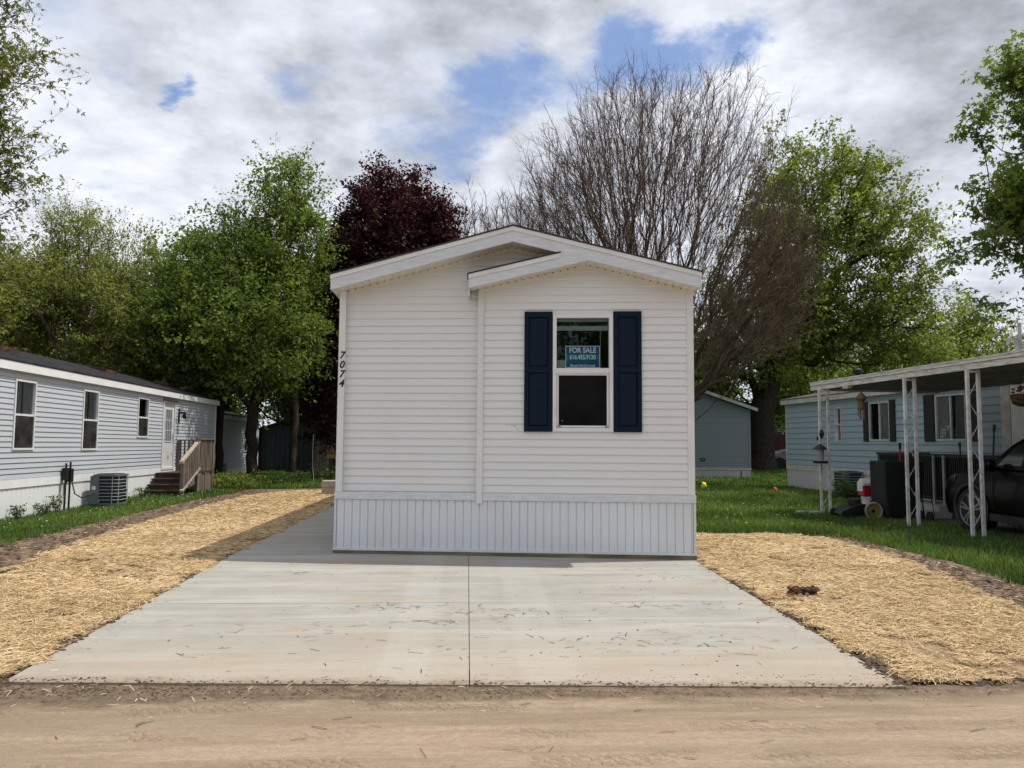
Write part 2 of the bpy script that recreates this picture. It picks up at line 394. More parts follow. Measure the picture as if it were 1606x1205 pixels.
def ground_mat(name, stops, scale, det=8, rough=.95, bump=.01, bscale=12., stretch=(1, 1, 1), extra=None, spec=.15):
    m = bpy.data.materials.new(name); m.use_nodes = True; t = NT(m.node_tree); MATS[name] = m
    p = t.n('ShaderNodeNewGeometry').outputs['Position']; ps = t.v('MULTIPLY', p, stretch)
    c = t.ramp(t.noise(ps, scale, det, .62), stops)
    h = t.noise(ps, bscale, 8, .7)
    if extra: c, h = extra(t, p, c, h)
    bn = t.n('ShaderNodeBump', ins={'Strength': 1., 'Distance': bump, 'Height': h})
    b = t.n('ShaderNodeBsdfPrincipled', ins={'Base Color': c, 'Roughness': rough, 'Specular IOR Level': spec, 'Normal': bn.outputs[0]})
    t.n('ShaderNodeOutputMaterial', ins={0: b.outputs[0]}); return m
def fine(t, p, c, h):      # fine crumbs in soil
    n = t.noise(p, 45., 6, .7); return t.mix(t.m('MULTIPLY', t.sstep(n, .5, .75), .6), c, (.26, .19, .125)), h
M_soil = ground_mat('brown_soil', [(.3, (.115, .078, .052)), (.5, (.175, .125, .085)), (.7, (.26, .19, .13))], 3.5, bump=.03, bscale=9., extra=fine)
M_turf = ground_mat('turf_soil', [(.3, (.02, .045, .010)), (.7, (.045, .085, .018))], 6., bump=.02, bscale=25.)
def strawx(t, p, c, h):
    n = t.noise(t.v('MULTIPLY', p, (1.2, 4, 1)), 22., 5, .7); n2 = t.noise(t.v('MULTIPLY', p, (4.5, 1.3, 1)), 20., 5, .7)
    c = t.mix(t.m('MULTIPLY', t.sstep(n, .5, .68), .8), c, (.62, .46, .265)); c = t.mix(t.m('MULTIPLY', t.sstep(n2, .52, .7), .7), c, (.75, .585, .365))
    b = t.noise(p, 1.1, 5, .6); c = t.mix(t.m('MULTIPLY', t.sstep(b, .58, .72), .35), c, (.30, .20, .11)); return c, t.m('ADD', n, n2)
M_straw = ground_mat('straw_mulch', [(.3, (.30, .20, .115)), (.6, (.50, .355, .20))], 9., bump=.03, extra=strawx)
M_strand = attr_mat('straw_strand', [(0., (.24, .165, .09)), (.3, (.49, .345, .18)), (.7, (.72, .545, .31)), (1., (.90, .755, .51))], .55)
def roadx(t, p, c, h):
    n1 = t.noise(t.v('MULTIPLY', p, (.18, 2.2, 1)), 2.2, 8, .65)
    c = t.mix(t.sstep(n1, .40, .68), c, (.44, .335, .235))
    n2 = t.noise(t.v('MULTIPLY', p, (.5, 6, 1)), 4., 8, .75)
    c = t.mix(t.m('MULTIPLY', t.sstep(n2, .52, .66), .5), c, (.43, .33, .235))
    n3 = t.noise(p, 70., 5, .75); c = t.mix(t.m('MULTIPLY', t.sstep(n3, .53, .66), .45), c, (.20, .14, .09))
    n4 = t.noise(t.v('MULTIPLY', p, (.8, 1.6, 1)), 24., 8, .8); c = t.mix(t.m('MULTIPLY', t.sstep(n4, .44, .60), .38), c, (.20, .145, .10)); c = t.mix(t.m('MULTIPLY', t.sstep(n4, .57, .66), .35), c, (.47, .38, .285))
    n5 = t.noise(p, 160., 3, .6); c = t.mix(t.m('MULTIPLY', t.sstep(n5, .60, .68), .7), c, (.55, .47, .37))
    # tyre tread prints running along the road
    sp = t.n('ShaderNodeSeparateXYZ', ins={0: p})
    yy = t.m('ADD', sp.outputs[1], t.m('MULTIPLY', t.noise(p, .6, 2), .35))
    trk = None
    for yc, wd in ((4.62, .10), (5.02, .09), (4.2, .11), (3.3, .12)):
        g = t.m('SUBTRACT', 1., t.sstep(t.m('ABSOLUTE', t.m('SUBTRACT', yy, yc+.17)), wd*.6, wd)); trk = g if trk is None else t.m('MAXIMUM', trk, g)
    wv = t.n('ShaderNodeTexWave', bands_direction='DIAGONAL', ins={'Vector': t.v('MULTIPLY', p, (1, 1, 0)), 'Scale': 7., 'Distortion': 7., 'Detail': 3., 'Detail Scale': 3.}).outputs['Fac']
    msk = t.m('MULTIPLY', trk, t.sstep(t.noise(p, 1.3, 3), .42, .56))
    tr = t.m('MULTIPLY', msk, wv)
    c = t.mix(t.m('MULTIPLY', tr, .4), c, (.22, .155, .10))
    # dark, crumbly dirt where the road meets the slab
    e = t.sstep(t.m('ADD', sp.outputs[1], t.m('MULTIPLY', t.noise(t.v('MULTIPLY', p, (1, 3, 1)), 3., 6), .36)), 5.20, 5.42)
    c = t.mix(t.m('MULTIPLY', e, .85), c, t.ramp(t.noise(p, 14., 7, .75), [(.35, (.10, .072, .05)), (.65, (.29, .215, .15))]))
    h2 = t.m('ADD', t.m('MULTIPLY', h, .5), t.m('MULTIPLY', tr, .25)); h2 = t.m('ADD', h2, t.m('MULTIPLY', n2, .35))
    h2 = t.m('ADD', h2, t.m('MULTIPLY', t.noise(p, 90., 4, .7), t.m('ADD', .12, t.m('MULTIPLY', e, .35))))
    return c, h2
M_road = ground_mat('dusty_dirt_road', [(.3, (.25, .19, .13)), (.7, (.345, .27, .19))], 1.6, bump=.034, bscale=22., stretch=(.5, 1.6, 1), extra=roadx)
def concx(t, p, c, h):
    sp = t.n('ShaderNodeSeparateXYZ', ins={0: p}); X, Y = sp.outputs[0], sp.outputs[1]
    b1 = t.noise(t.v('MULTIPLY', p, (.16, 1.6, 1)), 2.3, 6, .6)
    c = t.mix(t.m('MULTIPLY', t.sstep(b1, .40, .66), .75), c, (.425, .41, .375))
    b2 = t.noise(t.v('MULTIPLY', p, (.3, 7, 1)), 2.6, 6, .7)
    c = t.mix(t.m('MULTIPLY', t.sstep(b2, .50, .64), .42), c, (.245, .225, .195))
    b3 = t.noise(t.v('MULTIPLY', t.v('ADD', p, (7, 2, 0)), (.25, 1.1, 1)), 1.5, 7, .62)
    c = t.mix(t.m('MULTIPLY', t.sstep(b3, .48, .66), .5), c, (.33, .275, .215))
    # brown dirt tracked on from the road
    near = t.m('SUBTRACT', 1., t.sstep(t.m('ADD', Y, t.m('MULTIPLY', t.noise(t.v('MULTIPLY', p, (.5, 1.5, 1)), 1.6, 6, .65), -1.9)), 4.5, 6.2))
    c = t.mix(t.m('MULTIPLY', near, .62), c, (.38, .305, .225))
    st = t.noise(t.v('MULTIPLY', t.v('ADD', p, (3.1, 0, 0)), (.9, 2.6, 1)), 1.5, 8, .72)
    right = t.m('ADD', .4, t.m('MULTIPLY', t.sstep(X, -.5, 1.5), .6))
    c = t.mix(t.m('MULTIPLY', t.m('MULTIPLY', t.sstep(st, .55, .68), right), .75), c, (.27, .165, .10))
    mud = t.noise(t.v('MULTIPLY', t.v('ADD', p, (1.1, 5, 0)), (.8, 3.2, 1)), 3.4, 9, .78)
    c = t.mix(t.m('MULTIPLY', t.sstep(mud, .63, .70), t.m('ADD', .35, t.m('MULTIPLY', right, .5))), c, (.17, .125, .09))
    # pale, smoother strips either side of the saw joint
    for xc, w, a in ((-.45, .22, .16), (.62, .26, .16)):
        g = t.m('SUBTRACT', 1., t.sstep(t.m('ABSOLUTE', t.m('SUBTRACT', X, xc)), w*.6, w)); c = t.mix(t.m('MULTIPLY', g, a), c, (.50, .48, .435))
    ed = t.m('SUBTRACT', 1., t.sstep(t.m('ADD', t.m('ADD', Y, t.m('MULTIPLY', X, .05)), t.m('MULTIPLY', t.noise(t.v('MULTIPLY', p, (1, 2.5, 1)), 3.2, 7, .7), -.42)), 5.20, 5.36)); c = t.mix(t.m('MULTIPLY', ed, .8), c, t.ramp(t.noise(p, 18., 7, .75), [(.35, (.13, .10, .07)), (.65, (.34, .265, .19))])); gr = t.noise(p, 38., 8, .8); c = t.mix(t.m('MULTIPLY', t.sstep(gr, .45, .62), .22), c, (.27, .25, .22)); spk = t.noise(p, 130., 3, .7); c = t.mix(t.m('MULTIPLY', t.sstep(spk, .66, .72), .55), c, (.16, .14, .12))
    return c, t.m('ADD', t.m('MULTIPLY', h, .7), t.m('MULTIPLY', t.noise(t.v('MULTIPLY', p, (2.0, 60, 1)), 3., 4, .7), .5))
M_conc = ground_mat('broomed_concrete', [(.3, (.285, .275, .25)), (.7, (.36, .348, .315))], 2.2, bump=.0045, bscale=60., rough=.85, extra=concx, spec=.25)
M_pale = mat('pale_walk', (.46, .42, .36), .9, .15, 3.)

# big ground sheet to the horizon, following the slope to the road
ys = [-260, -60, -12, -6, 0, 4.9, 5.2, 5.4, 5.6, 6, 7, 8, 9, 10, 10.4, 13, 20, 40, 80, 160, 320]; xs = [-320, -120, -40, -15, -8, -4, 0, 4, 8, 15, 40, 120, 320]
gv = [(x, y, gz(y)-.038) for y in ys for x in xs]; nx = len(xs)
gf = [(j*nx+i, j*nx+i+1, (j+1)*nx+i+1, (j+1)*nx+i) for j in range(len(ys)-1) for i in range(nx-1)]
o = np_mesh('ground', np.array(gv), np.array(gf), M_soil); o['kind'] = 'structure'
rx = np.concatenate([np.linspace(-60, -7, 30)[:-1], np.arange(-7, 8, .1), np.linspace(8, 60, 30)]); er = random.Random(3); rows = [-4, -2, 0, 2, 3.5, 4.5, 4.9, 5.05]
gv = []
for x in rx:
    e = 5.47-.05*x if abs(x) < 7 else (5.3 if x > 0 else 5.8); e += er.uniform(-.045, .045)+.02*math.sin(x*2.3)+.015*math.sin(x*5.1)+.02*math.sin(x*11.7)
    for y in rows+[(5.05+e)/2, e]: gv.append((x, y, (-.2+.018) if y < 5.06 else (-.178 if y < e-.001 else -.170)))
k = len(rows)+2; gf = [(a*k+b, (a+1)*k+b, (a+1)*k+b+1, a*k+b+1) for a in range(len(rx)-1) for b in range(k-1)]
o = np_mesh('dirt_road', np.array(gv), np.array(gf), M_road); o['kind'] = 'structure'
LAWNR = [(3.8, 12.8), (5.2, 12.75), (5.95, 12.2), (6.0, 10.9), (6.15, 9.9), (6.1, 8.9), (5.95, 7.9), (6.3, 5.6), (30, 5.6), (40, 60), (3.3, 60), (3.3, 12.9)]
LAWNL = [(-6.5, 11.3), (-6.45, 13), (-6.6, 15.5), (-6.65, 19.2), (-6.45, 22.4), (-6.9, 24.6), (-4.5, 25.2), (-1.5, 26), (-1.0, 60), (-60, 60), (-60, 6.2), (-6.4, 6.2)]
sheet('lawn', wobble_line([(a+.35, b) if 5.5 < a < 6.4 and b < 12.5 else (a, b) for a, b in LAWNR], .07, .2, 4), -.03, M_turf)
sheet('lawn', wobble_line([(a-.3, b) if -7 < a < -6.3 and b < 24 else (a, b) for a, b in LAWNL], .07, .2, 5), -.03, M_turf)
STL = [(-3.17, 5.75), (-3.08, 9), (-3.07, 10), (-3.04, 16.3), (-3.05, 21.5), (-3.2, 23.6), (-4.4, 23.9), (-5.4, 23.4), (-6.1, 21.4), (-6.1, 17.8), (-5.95, 14.2), (-5.8, 11.7), (-5.5, 9.6), (-5.3, 8.2), (-5.4, 5.9)]
STL2 = [(a+.15 if a < -5.2 else a, b) for a, b in STL]
STR = [(3.16, 5.45), (7, 5.4), (6.6, 6.4), (5.5, 7.4), (5.6, 8.3), (5.72, 9.4), (5.78, 10.9), (5.72, 12.0), (5.3, 12.72), (3.0, 12.75), (3.0, 9.6)]
sheet('straw_ground', wobble_line(STL2, .05, .1, 6), -.016, M_straw)
sheet('straw_ground', wobble_line(STR, .05, .1, 7), -.016, M_straw)
sheet('walkway', [(3.4, 24.6), (7.4, 24.55), (9.0, 23.7), (9.1, 23.95), (7.5, 24.85), (3.4, 25.0)], -.012, M_pale)
# concrete slab in two pours with a control joint, cross joints as shallow saw cuts
def slab_part(x0, x1, yr):
    mb = MB()
    for a, b in zip(yr, yr[1:]):
        for (p, q) in ((a+.004, b-.004),):
            f = lambda x, y: y-.05*(x+3.06) if y < 5.7 else y
            vs = []
            for z in (-.11, 0):
                for y in (p, q):
                    for x in (x0, x1): yy = f(x, y); vs.append((x*(1+(.0075*max(0, 9-yy) if abs(x) > 1 else 0)), yy, -.16*max(0, (10.4-yy))/5.0+z))
            mb.add(vs, [(0, 2, 3, 1), (4, 5, 7, 6), (0, 1, 5, 4), (2, 6, 7, 3), (0, 4, 6, 2), (1, 3, 7, 5)])
    return mb
yr = [5.56, 7.75, 10.4, 16.8, 26]
mb = slab_part(-3.06, .031, yr); mb2 = slab_part(.039, 2.95, yr[:3]+[16.8, 26]); mb.add(mb2.v, mb2.f)
o = mb.build('concrete_driveway', M_conc); o['kind'] = 'structure'
o = MB().add([(x, y, gz(y)-q) for q in (.12, .008) for y in (5.75, 10.39) for x in (-3.05, 2.94)], [(0, 2, 3, 1), (4, 5, 7, 6), (0, 1, 5, 4), (2, 6, 7, 3), (0, 4, 6, 2), (1, 3, 7, 5)]).box(-3.05, 2.94, 10.41, 25.9, -.2, -.012).build('slab_joint_filler', mat('joint_silt', (.19, .165, .135), .95, .4, 30.)); o['kind'] = 'structure'
sheet('carport_slab', [(8.25, 9.0), (11.4, 9.0), (11.0, 18.6), (8.3, 16.2)], -.008, mat('grey_slab', (.17, .15, .125), .9, .2, 2.))

# ---------------------------------------------------------------- scattering (numpy)
def in_poly(x, y, poly):
    c = np.zeros(len(x), bool); n = len(poly)
    for i in range(n):
        x0, y0 = poly[i]; x1, y1 = poly[(i+1) % n]
        k = ((y0 > y) != (y1 > y)) & (x < (x1-x0)*(y-y0)/((y1-y0) or 1e-9)+x0); c ^= k
    return c
gzv = np.vectorize(gz)
def vnoise(x, y, s, seed=0):
    """cheap smooth value noise 0..1"""
    r = np.random.default_rng(seed); g = r.random((64, 64)); X = x*s; Y = y*s
    i = np.floor(X).astype(int); j = np.floor(Y).astype(int); fx = X-i; fy = Y-j; fx = fx*fx*(3-2*fx); fy = fy*fy*(3-2*fy)
    q = lambda a, b: g[a % 64, b % 64]
    return (q(i, j)*(1-fx)+q(i+1, j)*fx)*(1-fy)+(q(i, j+1)*(1-fx)+q(i+1, j+1)*fx)*fy
def pts_in(poly, n, y0, y1, x0, x1):
    x = rng.uniform(x0, x1, n); y = rng.uniform(y0, y1, n); k = in_poly(x, y, poly); return x[k], y[k]
def strands(name, parts, label, lmin=.04, lmax=.16, w=.0016, lift=.02):
    X, Y, L = [], [], []
    for poly, n, box in parts:
        x, y = pts_in(poly, n, *box); X.append(x); Y.append(y)
    x = np.concatenate(X); y = np.concatenate(Y); n = len(x)
    a = rng.uniform(0, 2*np.pi, n); el = rng.normal(0, .11, n); ln = rng.uniform(lmin, lmax, n)
    d = np.stack([np.cos(a)*np.cos(el), np.sin(a)*np.cos(el), np.sin(el)], 1)
    c = np.stack([x, y, gzv(y)-.012+rng.random(n)**2*lift+np.abs(d[:, 2])*ln*.5], 1)
    s = np.stack([-np.sin(a), np.cos(a), rng.normal(0, .5, n)], 1); s /= np.linalg.norm(s, axis=1)[:, None]
    ww = (w*rng.uniform(.6, 1.5, n)*(.75+y*.07))[:, None]      # wider flakes far away stand for several strands
    bend = np.stack([0*x, 0*x, rng.uniform(0, .25, n)*ln*.3], 1)
    v = np.stack([c-d*ln[:, None]/2-s*ww, c-d*ln[:, None]/2+s*ww, c+bend+s*ww, c+bend-s*ww, c+d*ln[:, None]/2-s*ww*.6, c+d*ln[:, None]/2+s*ww*.6], 1).reshape(-1, 3)
    b = np.arange(n)*6; f = np.concatenate([np.stack([b, b+1, b+2, b+3], 1), np.stack([b+3, b+2, b+5, b+4], 1)])
    tone = np.clip(rng.beta(2.0, 2.0, n)*.75+vnoise(x, y, .9, 3)*.22+vnoise(x, y, 3.5, 8)*.14-.06, 0, 1)
    keep = vnoise(x, y, 2.2, 12)*.6+vnoise(x, y, 6, 13)*.4; v[:, 2] -= np.repeat(np.where((keep < .26), .03, 0), 6) 
    o = np_mesh(name, v, f, M_strand, tone=np.concatenate([tone, tone])); tag(o, label, 'straw', kind='stuff'); return o
strands('straw_mulch', [(wobble_line(STL2, .12, .1, 8), 130000, (5.7, 11, -6.3, -2.8)), (wobble_line(STL2, .1, .1, 9), 100000, (11, 24, -6.3, -2.8))], 'loose golden straw spread over soil along the left of the driveway')
strands('straw_mulch', [(wobble_line(STR, .12, .1, 8), 180000, (5.2, 12.9, 2.7, 7))], 'loose golden straw spread over soil between the driveway and right lawn')
# stray straw on the slab, soil strips and road edge
strands('stray_straw', [([(-3, 5.6), (3, 5.3), (2.9, 9.9), (-3, 10.3)], 260, (5.3, 10.3, -3, 3)), ([(-6, 4.8), (7, 4.8), (7, 5.5), (-6, 5.7)], 420, (4.8, 5.7, -6, 7)),
                        ([(-6.6, 8), (-5.4, 8), (-6, 22), (-6.7, 22)], 800, (8, 22, -6.8, -5.3)), ([(5.5, 7.5), (6.2, 7.5), (6.1, 12.6), (5.6, 12.6)], 700, (7.5, 12.6, 5.4, 6.3)),
                        ([(-3.05, 5.6), (-2.9, 5.6), (-2.9, 10.3), (-3.05, 10.3)], 400, (5.6, 10.3, -3.05, -2.88)), ([(2.8, 5.3), (2.97, 5.3), (2.97, 9.6), (2.8, 9.6)], 400, (5.3, 9.6, 2.8, 2.97)),
                        ([(-6, 1), (7, 1), (7, 4.8), (-6, 4.8)], 60, (1, 4.8, -6, 7))], 'scattered stray straw bits on the slab, road edge and bare soil', .02, .09, .0016, .012)
def clods(name, parts, label, m):
    X, Y, R = [], [], []
    for poly, n, box, r in parts:
        x, y = pts_in(poly, n, *box); X.append(x); Y.append(y); R.append(r*rng.uniform(.35, 1.3, len(x))**2)
    x = np.concatenate(X); y = np.concatenate(Y); r = np.concatenate(R); n = len(x)
    z = gzv(y)+np.where((np.abs(x+.055) < 3.0+.022*np.maximum(0, 9-y)) & (y > 5.56-.05*(x+3.06)), .001, np.where(y > 5.5-.05*(x+3.06), -.016, -.014))
    base = np.array([[1, 0, 0], [.2, .9, .1], [-.8, .5, 0], [-.7, -.6, .1], [.3, -.9, 0], [.1, .1, .8], [0, 0, -.2]])
    v = base[None]*rng.uniform(.6, 1.3, (n, 7, 3)); a = rng.uniform(0, 6.28, n); ca, sa = np.cos(a)[:, None], np.sin(a)[:, None]
    v = np.stack([v[..., 0]*ca-v[..., 1]*sa, v[..., 0]*sa+v[..., 1]*ca, v[..., 2]*.7], 2)*r[:, None, None]+np.stack([x, y, z], 1)[:, None]
    b = (np.arange(n)*7)[:, None, None]; f = (b+np.array([[0, 1, 5], [1, 2, 5], [2, 3, 5], [3, 4, 5], [4, 0, 5]])[None]).reshape(-1, 3)
    o = np_mesh(name, v.reshape(-1, 3), f, m); tag(o, label, 'soil crumbs', kind='stuff')
clods('soil_crumbs', [(wobble_line([(-3.4, 5.46), (3.4, 5.12), (3.4, 5.30), (-3.4, 5.64)], .05, .12, 41), 6500, (5.0, 5.75, -3.4, 3.4), .009), (wobble_line([(-3.4, 5.36), (3.4, 5.02), (3.4, 5.22), (-3.4, 5.56)], .07, .15, 42), 7000, (4.9, 5.75, -3.4, 3.4), .008), ([(-6, 4.9), (7, 4.7), (7, 5.5), (-6, 5.7)], 3500, (4.7, 5.75, -6, 7), .005), (wobble_line([(-3.30, 5.4), (-3.12, 5.4), (-3.07, 9), (-3.06, 10.4), (-3.2, 10.4)], .03, .12, 43), 2600, (5.4, 10.4, -3.35, -3.0), .016),
                      (wobble_line([(3.0, 5.2), (3.2, 5.2), (3.12, 9.8), (2.95, 9.8), (2.96, 9)], .03, .12, 44), 2600, (5.2, 9.8, 2.9, 3.25), .016), ([(3.2, 5.2), (6.5, 5.1), (6.5, 5.6), (3.2, 5.6)], 900, (5.1, 5.6, 3.2, 6.5), .016),
                      ([(-6.7, 8), (-5.4, 8), (-6, 24), (-6.8, 24)], 3000, (8, 24, -6.8, -5.3), .03), ([(5.5, 7), (6.3, 7), (6.2, 12.8), (5.6, 12.8)], 1800, (7, 12.8, 5.4, 6.4), .026),
                      ([(-3, 5.7), (3, 5.4), (2.9, 9.9), (-3, 10.3)], 110, (5.3, 10.3, -3, 3), .006), ([(0, 5.7), (3, 5.4), (2.9, 8.5), (.5, 8.5)], 60, (5.3, 8.5, 0, 3), .009), ([(-6, 1.5), (6, 1.5), (6, 5), (-6, 5)], 2600, (1.5, 5, -6, 6), .0045)],
      'dark crumbs of soil along the slab edges, bare strips and road', M_clod)
def twig_bits():
    r = random.Random(9); m = MB()
    sp = [(-.6, 7.6, .5, .16, 46), (.45, 7.3, .5, .2, 40), (-.25, 7.05, .22, .08, 26), (1.9, 7.6, .7, .2, 34), (1.6, 6.4, .9, .25, 46), (2.2, 8.9, .5, .15, 16), (-1.2, 6.7, 1.2, .6, 30), (-1.9, 9.2, .3, .1, 14), (0, 6.2, 2.6, .5, 44), (0, 4.6, 4, .5, 40)]
    for cx, cy, sx_, sy_, n in sp:
        for _ in range(n):
            x, y = cx+r.gauss(0, sx_*.6), cy+r.gauss(0, sy_*.6)
            if abs(x) > 2.85 and y > 5.3 or y > 9.7: continue
            z = (gz(y) if y > 5.5 else -.18)+.002; a = r.gauss(0, .8); l = r.uniform(.008, .07); w = r.uniform(.0012, .0035)
            d = (math.cos(a)*l, math.sin(a)*l); q = (-math.sin(a)*w, math.cos(a)*w); k = (q[0]*r.uniform(-3, 3), q[1]*r.uniform(-3, 3))
            m.add([(x-d[0]+q[0], y-d[1]+q[1], z), (x-d[0]-q[0], y-d[1]-q[1], z), (x-q[0]+k[0], y-q[1]+k[1], z+.004), (x+q[0]+k[0], y+q[1]+k[1], z+.004), (x+d[0]+q[0], y+d[1]+q[1], z+.001), (x+d[0]-q[0], y+d[1]-q[1], z+.001)], [(0, 1, 2, 3), (3, 2, 5, 4)])
    tag(m.build('twig_litter', mat('dark_twig_litter', (.09, .075, .06), .9, .4, 20.)), 'dark twigs and leaf scraps littered on the concrete slab and road', 'litter', kind='stuff')
twig_bits()
M_blade = attr_mat('grass_blade', [(0., (.016, .034, .008)), (.35, (.078, .145, .026)), (.7, (.165, .255, .055)), (1., (.30, .35, .12))], .5, .35, (1.2, 1.2, .5), .3)
def grass(name, poly, parts, label, seed=0, hfun=None):
    V, T = [], []
    for n, box, h0, h1, w in parts:
        x, y = pts_in(poly, n, *box); k = len(x)
        cl = vnoise(x, y, 2.6, seed)*.6+vnoise(x, y, 7., seed+1)*.4
        h = (h0+(h1-h0)*cl)*rng.uniform(.5, 1.25, k); a = rng.uniform(0, 6.28, k); l = rng.uniform(.1, .75, k)*h
        z = gzv(y)-.035; ww = w*rng.uniform(.6, 1.3, k); b = a+rng.uniform(-.9, .9, k)+1.57
        p0 = np.stack([x-np.cos(b)*ww, y-np.sin(b)*ww, z], 1); p1 = np.stack([x+np.cos(b)*ww, y+np.sin(b)*ww, z], 1)
        mx, my = x+np.cos(a)*l*.35, y+np.sin(a)*l*.35
        p2 = np.stack([mx+np.cos(b)*ww*.8, my+np.sin(b)*ww*.8, z+h*.6], 1); p3 = np.stack([mx-np.cos(b)*ww*.8, my-np.sin(b)*ww*.8, z+h*.6], 1)
        tp = np.stack([x+np.cos(a)*l, y+np.sin(a)*l, z+h], 1)
        V.append(np.stack([p0, p1, p2, p3, tp], 1).reshape(-1, 3)); T.append(np.clip(rng.normal(.42, .2, k)+(vnoise(x, y, .7, seed+5)-.5)*.5+(rng.random(k) < .03)*.4, 0, 1))
    v = np.concatenate(V); t = np.concatenate(T); k = len(t); b = np.arange(k)*5
    f = np.concatenate([np.stack([b, b+1, b+2], 1), np.stack([b, b+2, b+3], 1), np.stack([b+3, b+2, b+4], 1)])
    o = np_mesh(name, v, f, M_blade, tone=np.concatenate([t, t, t])); tag(o, label, 'grass', kind='stuff')
LR2 = wobble_line([(a+.28, b) if 5.5 < a < 6.4 and b < 12.5 else (a, b) for a, b in LAWNR], .16, .12, 14); LL2 = wobble_line([(a-.22, b) if -7 < a < -6.3 and b < 24 else (a, b) for a, b in LAWNL], .16, .12, 15)
grass('grass', LR2, [(90000, (6, 16, 3.3, 9.2), .05, .15, .0045), (60000, (16, 27, 3.3, 12.5), .06, .15, .008), (36000, (27, 44, 6, 22), .06, .16, .014)], 'lush green lawn between the straw bed and the carport', 20)
grass('grass', LL2, [(42000, (8, 18, -9, -6.2), .035, .10, .005), (36000, (18, 27, -9, -4), .05, .15, .008), (46000, (24.5, 42, -13, -1.2), .07, .24, .016)], 'short green lawn beside the grey home and under the trees', 30)
def flecks(name, pts, rr, hh, m, label, cat):
    mb = MB()
    for x, y in pts:
        z = gz(y)-.03+hh*random.uniform(.6, 1.2); r = rr*random.uniform(.7, 1.3)
        mb.lathe((x, y, z), [(r*.5, -r*.3), (r, 0), (r*.5, r*.35)], 6)
    o = mb.build(name, m); tag(o, label, cat, kind='stuff')
rr = random.Random(5)
flecks('dandelion_flowers', [(rr.uniform(5.0, 6.9), rr.uniform(13.2, 15.5)) for _ in range(20)]+[(rr.uniform(3.5, 7.5), rr.uniform(13, 22)) for _ in range(30)], .014, .11, mat('dandelion_yellow', (.75, .65, .08), .7), 'small yellow dandelions dotted over the right lawn', 'dandelions')
flecks('dandelion_clocks', [(rr.uniform(-8.2, -6.6), rr.uniform(11.5, 23)) for _ in range(60)]+[(rr.uniform(4, 10), rr.uniform(15, 24)) for _ in range(36)], .014, .13, mat('seed_white', (.6, .6, .55), .9), 'pale dandelion seed heads in both lawns', 'seed heads')

# ---------------------------------------------------------------- the white home in the middle
A0 = 10.54; HL = 4.77; HD = 18.5; cx_, cy_ = .9926, -.1217
def PF(u, d, z): return (-1.76+cx_*u, A0+cy_*u+d, z)            # front: u along the wall, d into the house
def PLs(u, d, z): return (-1.76+d, A0+u, z)                       # left side
def PRs(u, d, z): return (-1.76+cx_*HL-d, A0+cy_*HL+u, z)         # right side
home = thing('white_home', PF(HL/2, 0, 0), 'new white single-wide home with navy shutters facing the concrete driveway', 'mobile home')
zu = lambda u: 4.14-.26*abs(u-2.35)        # underside of the main rake
zus = lambda u: 3.52+.228*(u-1.77)                                # underside of the small rake
def lr_main(z):
    k = (4.155-z)/.26
    return (max(0, 2.35-k), min(HL, 2.35+k)) if z > 3.3 else (0, 1.95)
def lr_small(z):
    lo = 1.94 if z < 3.575 else 1.77+(z-3.535)/.228; return (lo, min(HL, 2.35+(4.155-z)/.26))
PF2 = lambda u, d, z: PF(u, d+.06, z)
WIN = (2.91, 3.71, 1.64, 3.21)
s1 = siding(PF2, 0, HL, .82, 4.15, lr_main); s1.build('front_siding', M_white, home)
siding(PF, 1.94, HL, .82, 3.90, lr_small, holes=[WIN]).build('front_siding', M_white, home)
mb = MB(); mb.box(1.94, 1.95, .0, .06, .82, 3.54, PF); mb.build('siding_return', M_white, home)
mb = siding(PLs, .03, HD, .82, 3.53); mb.build('side_siding', M_white, home)
mb = siding(lambda u, d, z: PRs(HD-u, d, z), 0, HD-.03, .82, 3.53); mb.build('side_siding', M_white, home)
# solid core, back wall
core = MB()
core.prism([(.04, .1), (1.9, .1), (1.9, 3.6), (1.9, 4.1), (.04, 3.58)], .09, .12, PF)
mb = MB(); mb.prism([(0, .05), (HL, .05), (HL, 3.52), (2.35, 4.12), (0, 3.52)], HD-.1, HD, PF); mb.build('rear_wall', M_white, home)
# room behind the window
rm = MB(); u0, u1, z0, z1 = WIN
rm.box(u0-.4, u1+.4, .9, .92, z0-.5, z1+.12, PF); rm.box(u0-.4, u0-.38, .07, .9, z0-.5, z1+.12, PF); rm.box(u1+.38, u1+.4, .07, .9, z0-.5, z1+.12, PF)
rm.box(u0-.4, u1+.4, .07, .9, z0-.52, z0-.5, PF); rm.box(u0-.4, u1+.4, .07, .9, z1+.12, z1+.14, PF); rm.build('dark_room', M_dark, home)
# trim
MB().box(0, .088, -.018, .058, .82, 3.545, PF).build('corner_post', M_trim, home)
MB().box(HL-.088, HL, -.018, .058, .82, 3.535, PF).build('corner_post', M_trim, home)
mt = MB().box(1.90, 1.98, -.034, .062, .68, 3.575, PF).build('centre_trim', M_trim, home, bevel=.004)
nl = MB()
for z in (1.03, 1.62, 2.2, 2.8): nl.lathe(PF(1.94, -.036, z), [(.004, -.004), (.006, 0), (.003, .003)], 6, 'y')
split(nl, 'trim_nail', M_pipe, mt)
MB().box(1.765, 1.785, -.24, .045, 3.43, 3.70, PF).build('end_cap_trim', M_trim, home)
MB().box(-.012, 1.899, -.022, .058, .72, .818, PF).box(1.981, HL+.012, -.022, .058, .72, .818, PF).build('belt_trim', M_fascia, home, bevel=.004)
sk = skirting(PF, .02, HL-.02, .075, .719).build('skirting', M_skirt, home)
sd = skirting(PLs, .02, HD, .075, .719); sd2 = skirting(PRs, .02, HD, .075, .719); sd.add(sd2.v, sd2.f); sd.build('skirting', M_skirt, home)
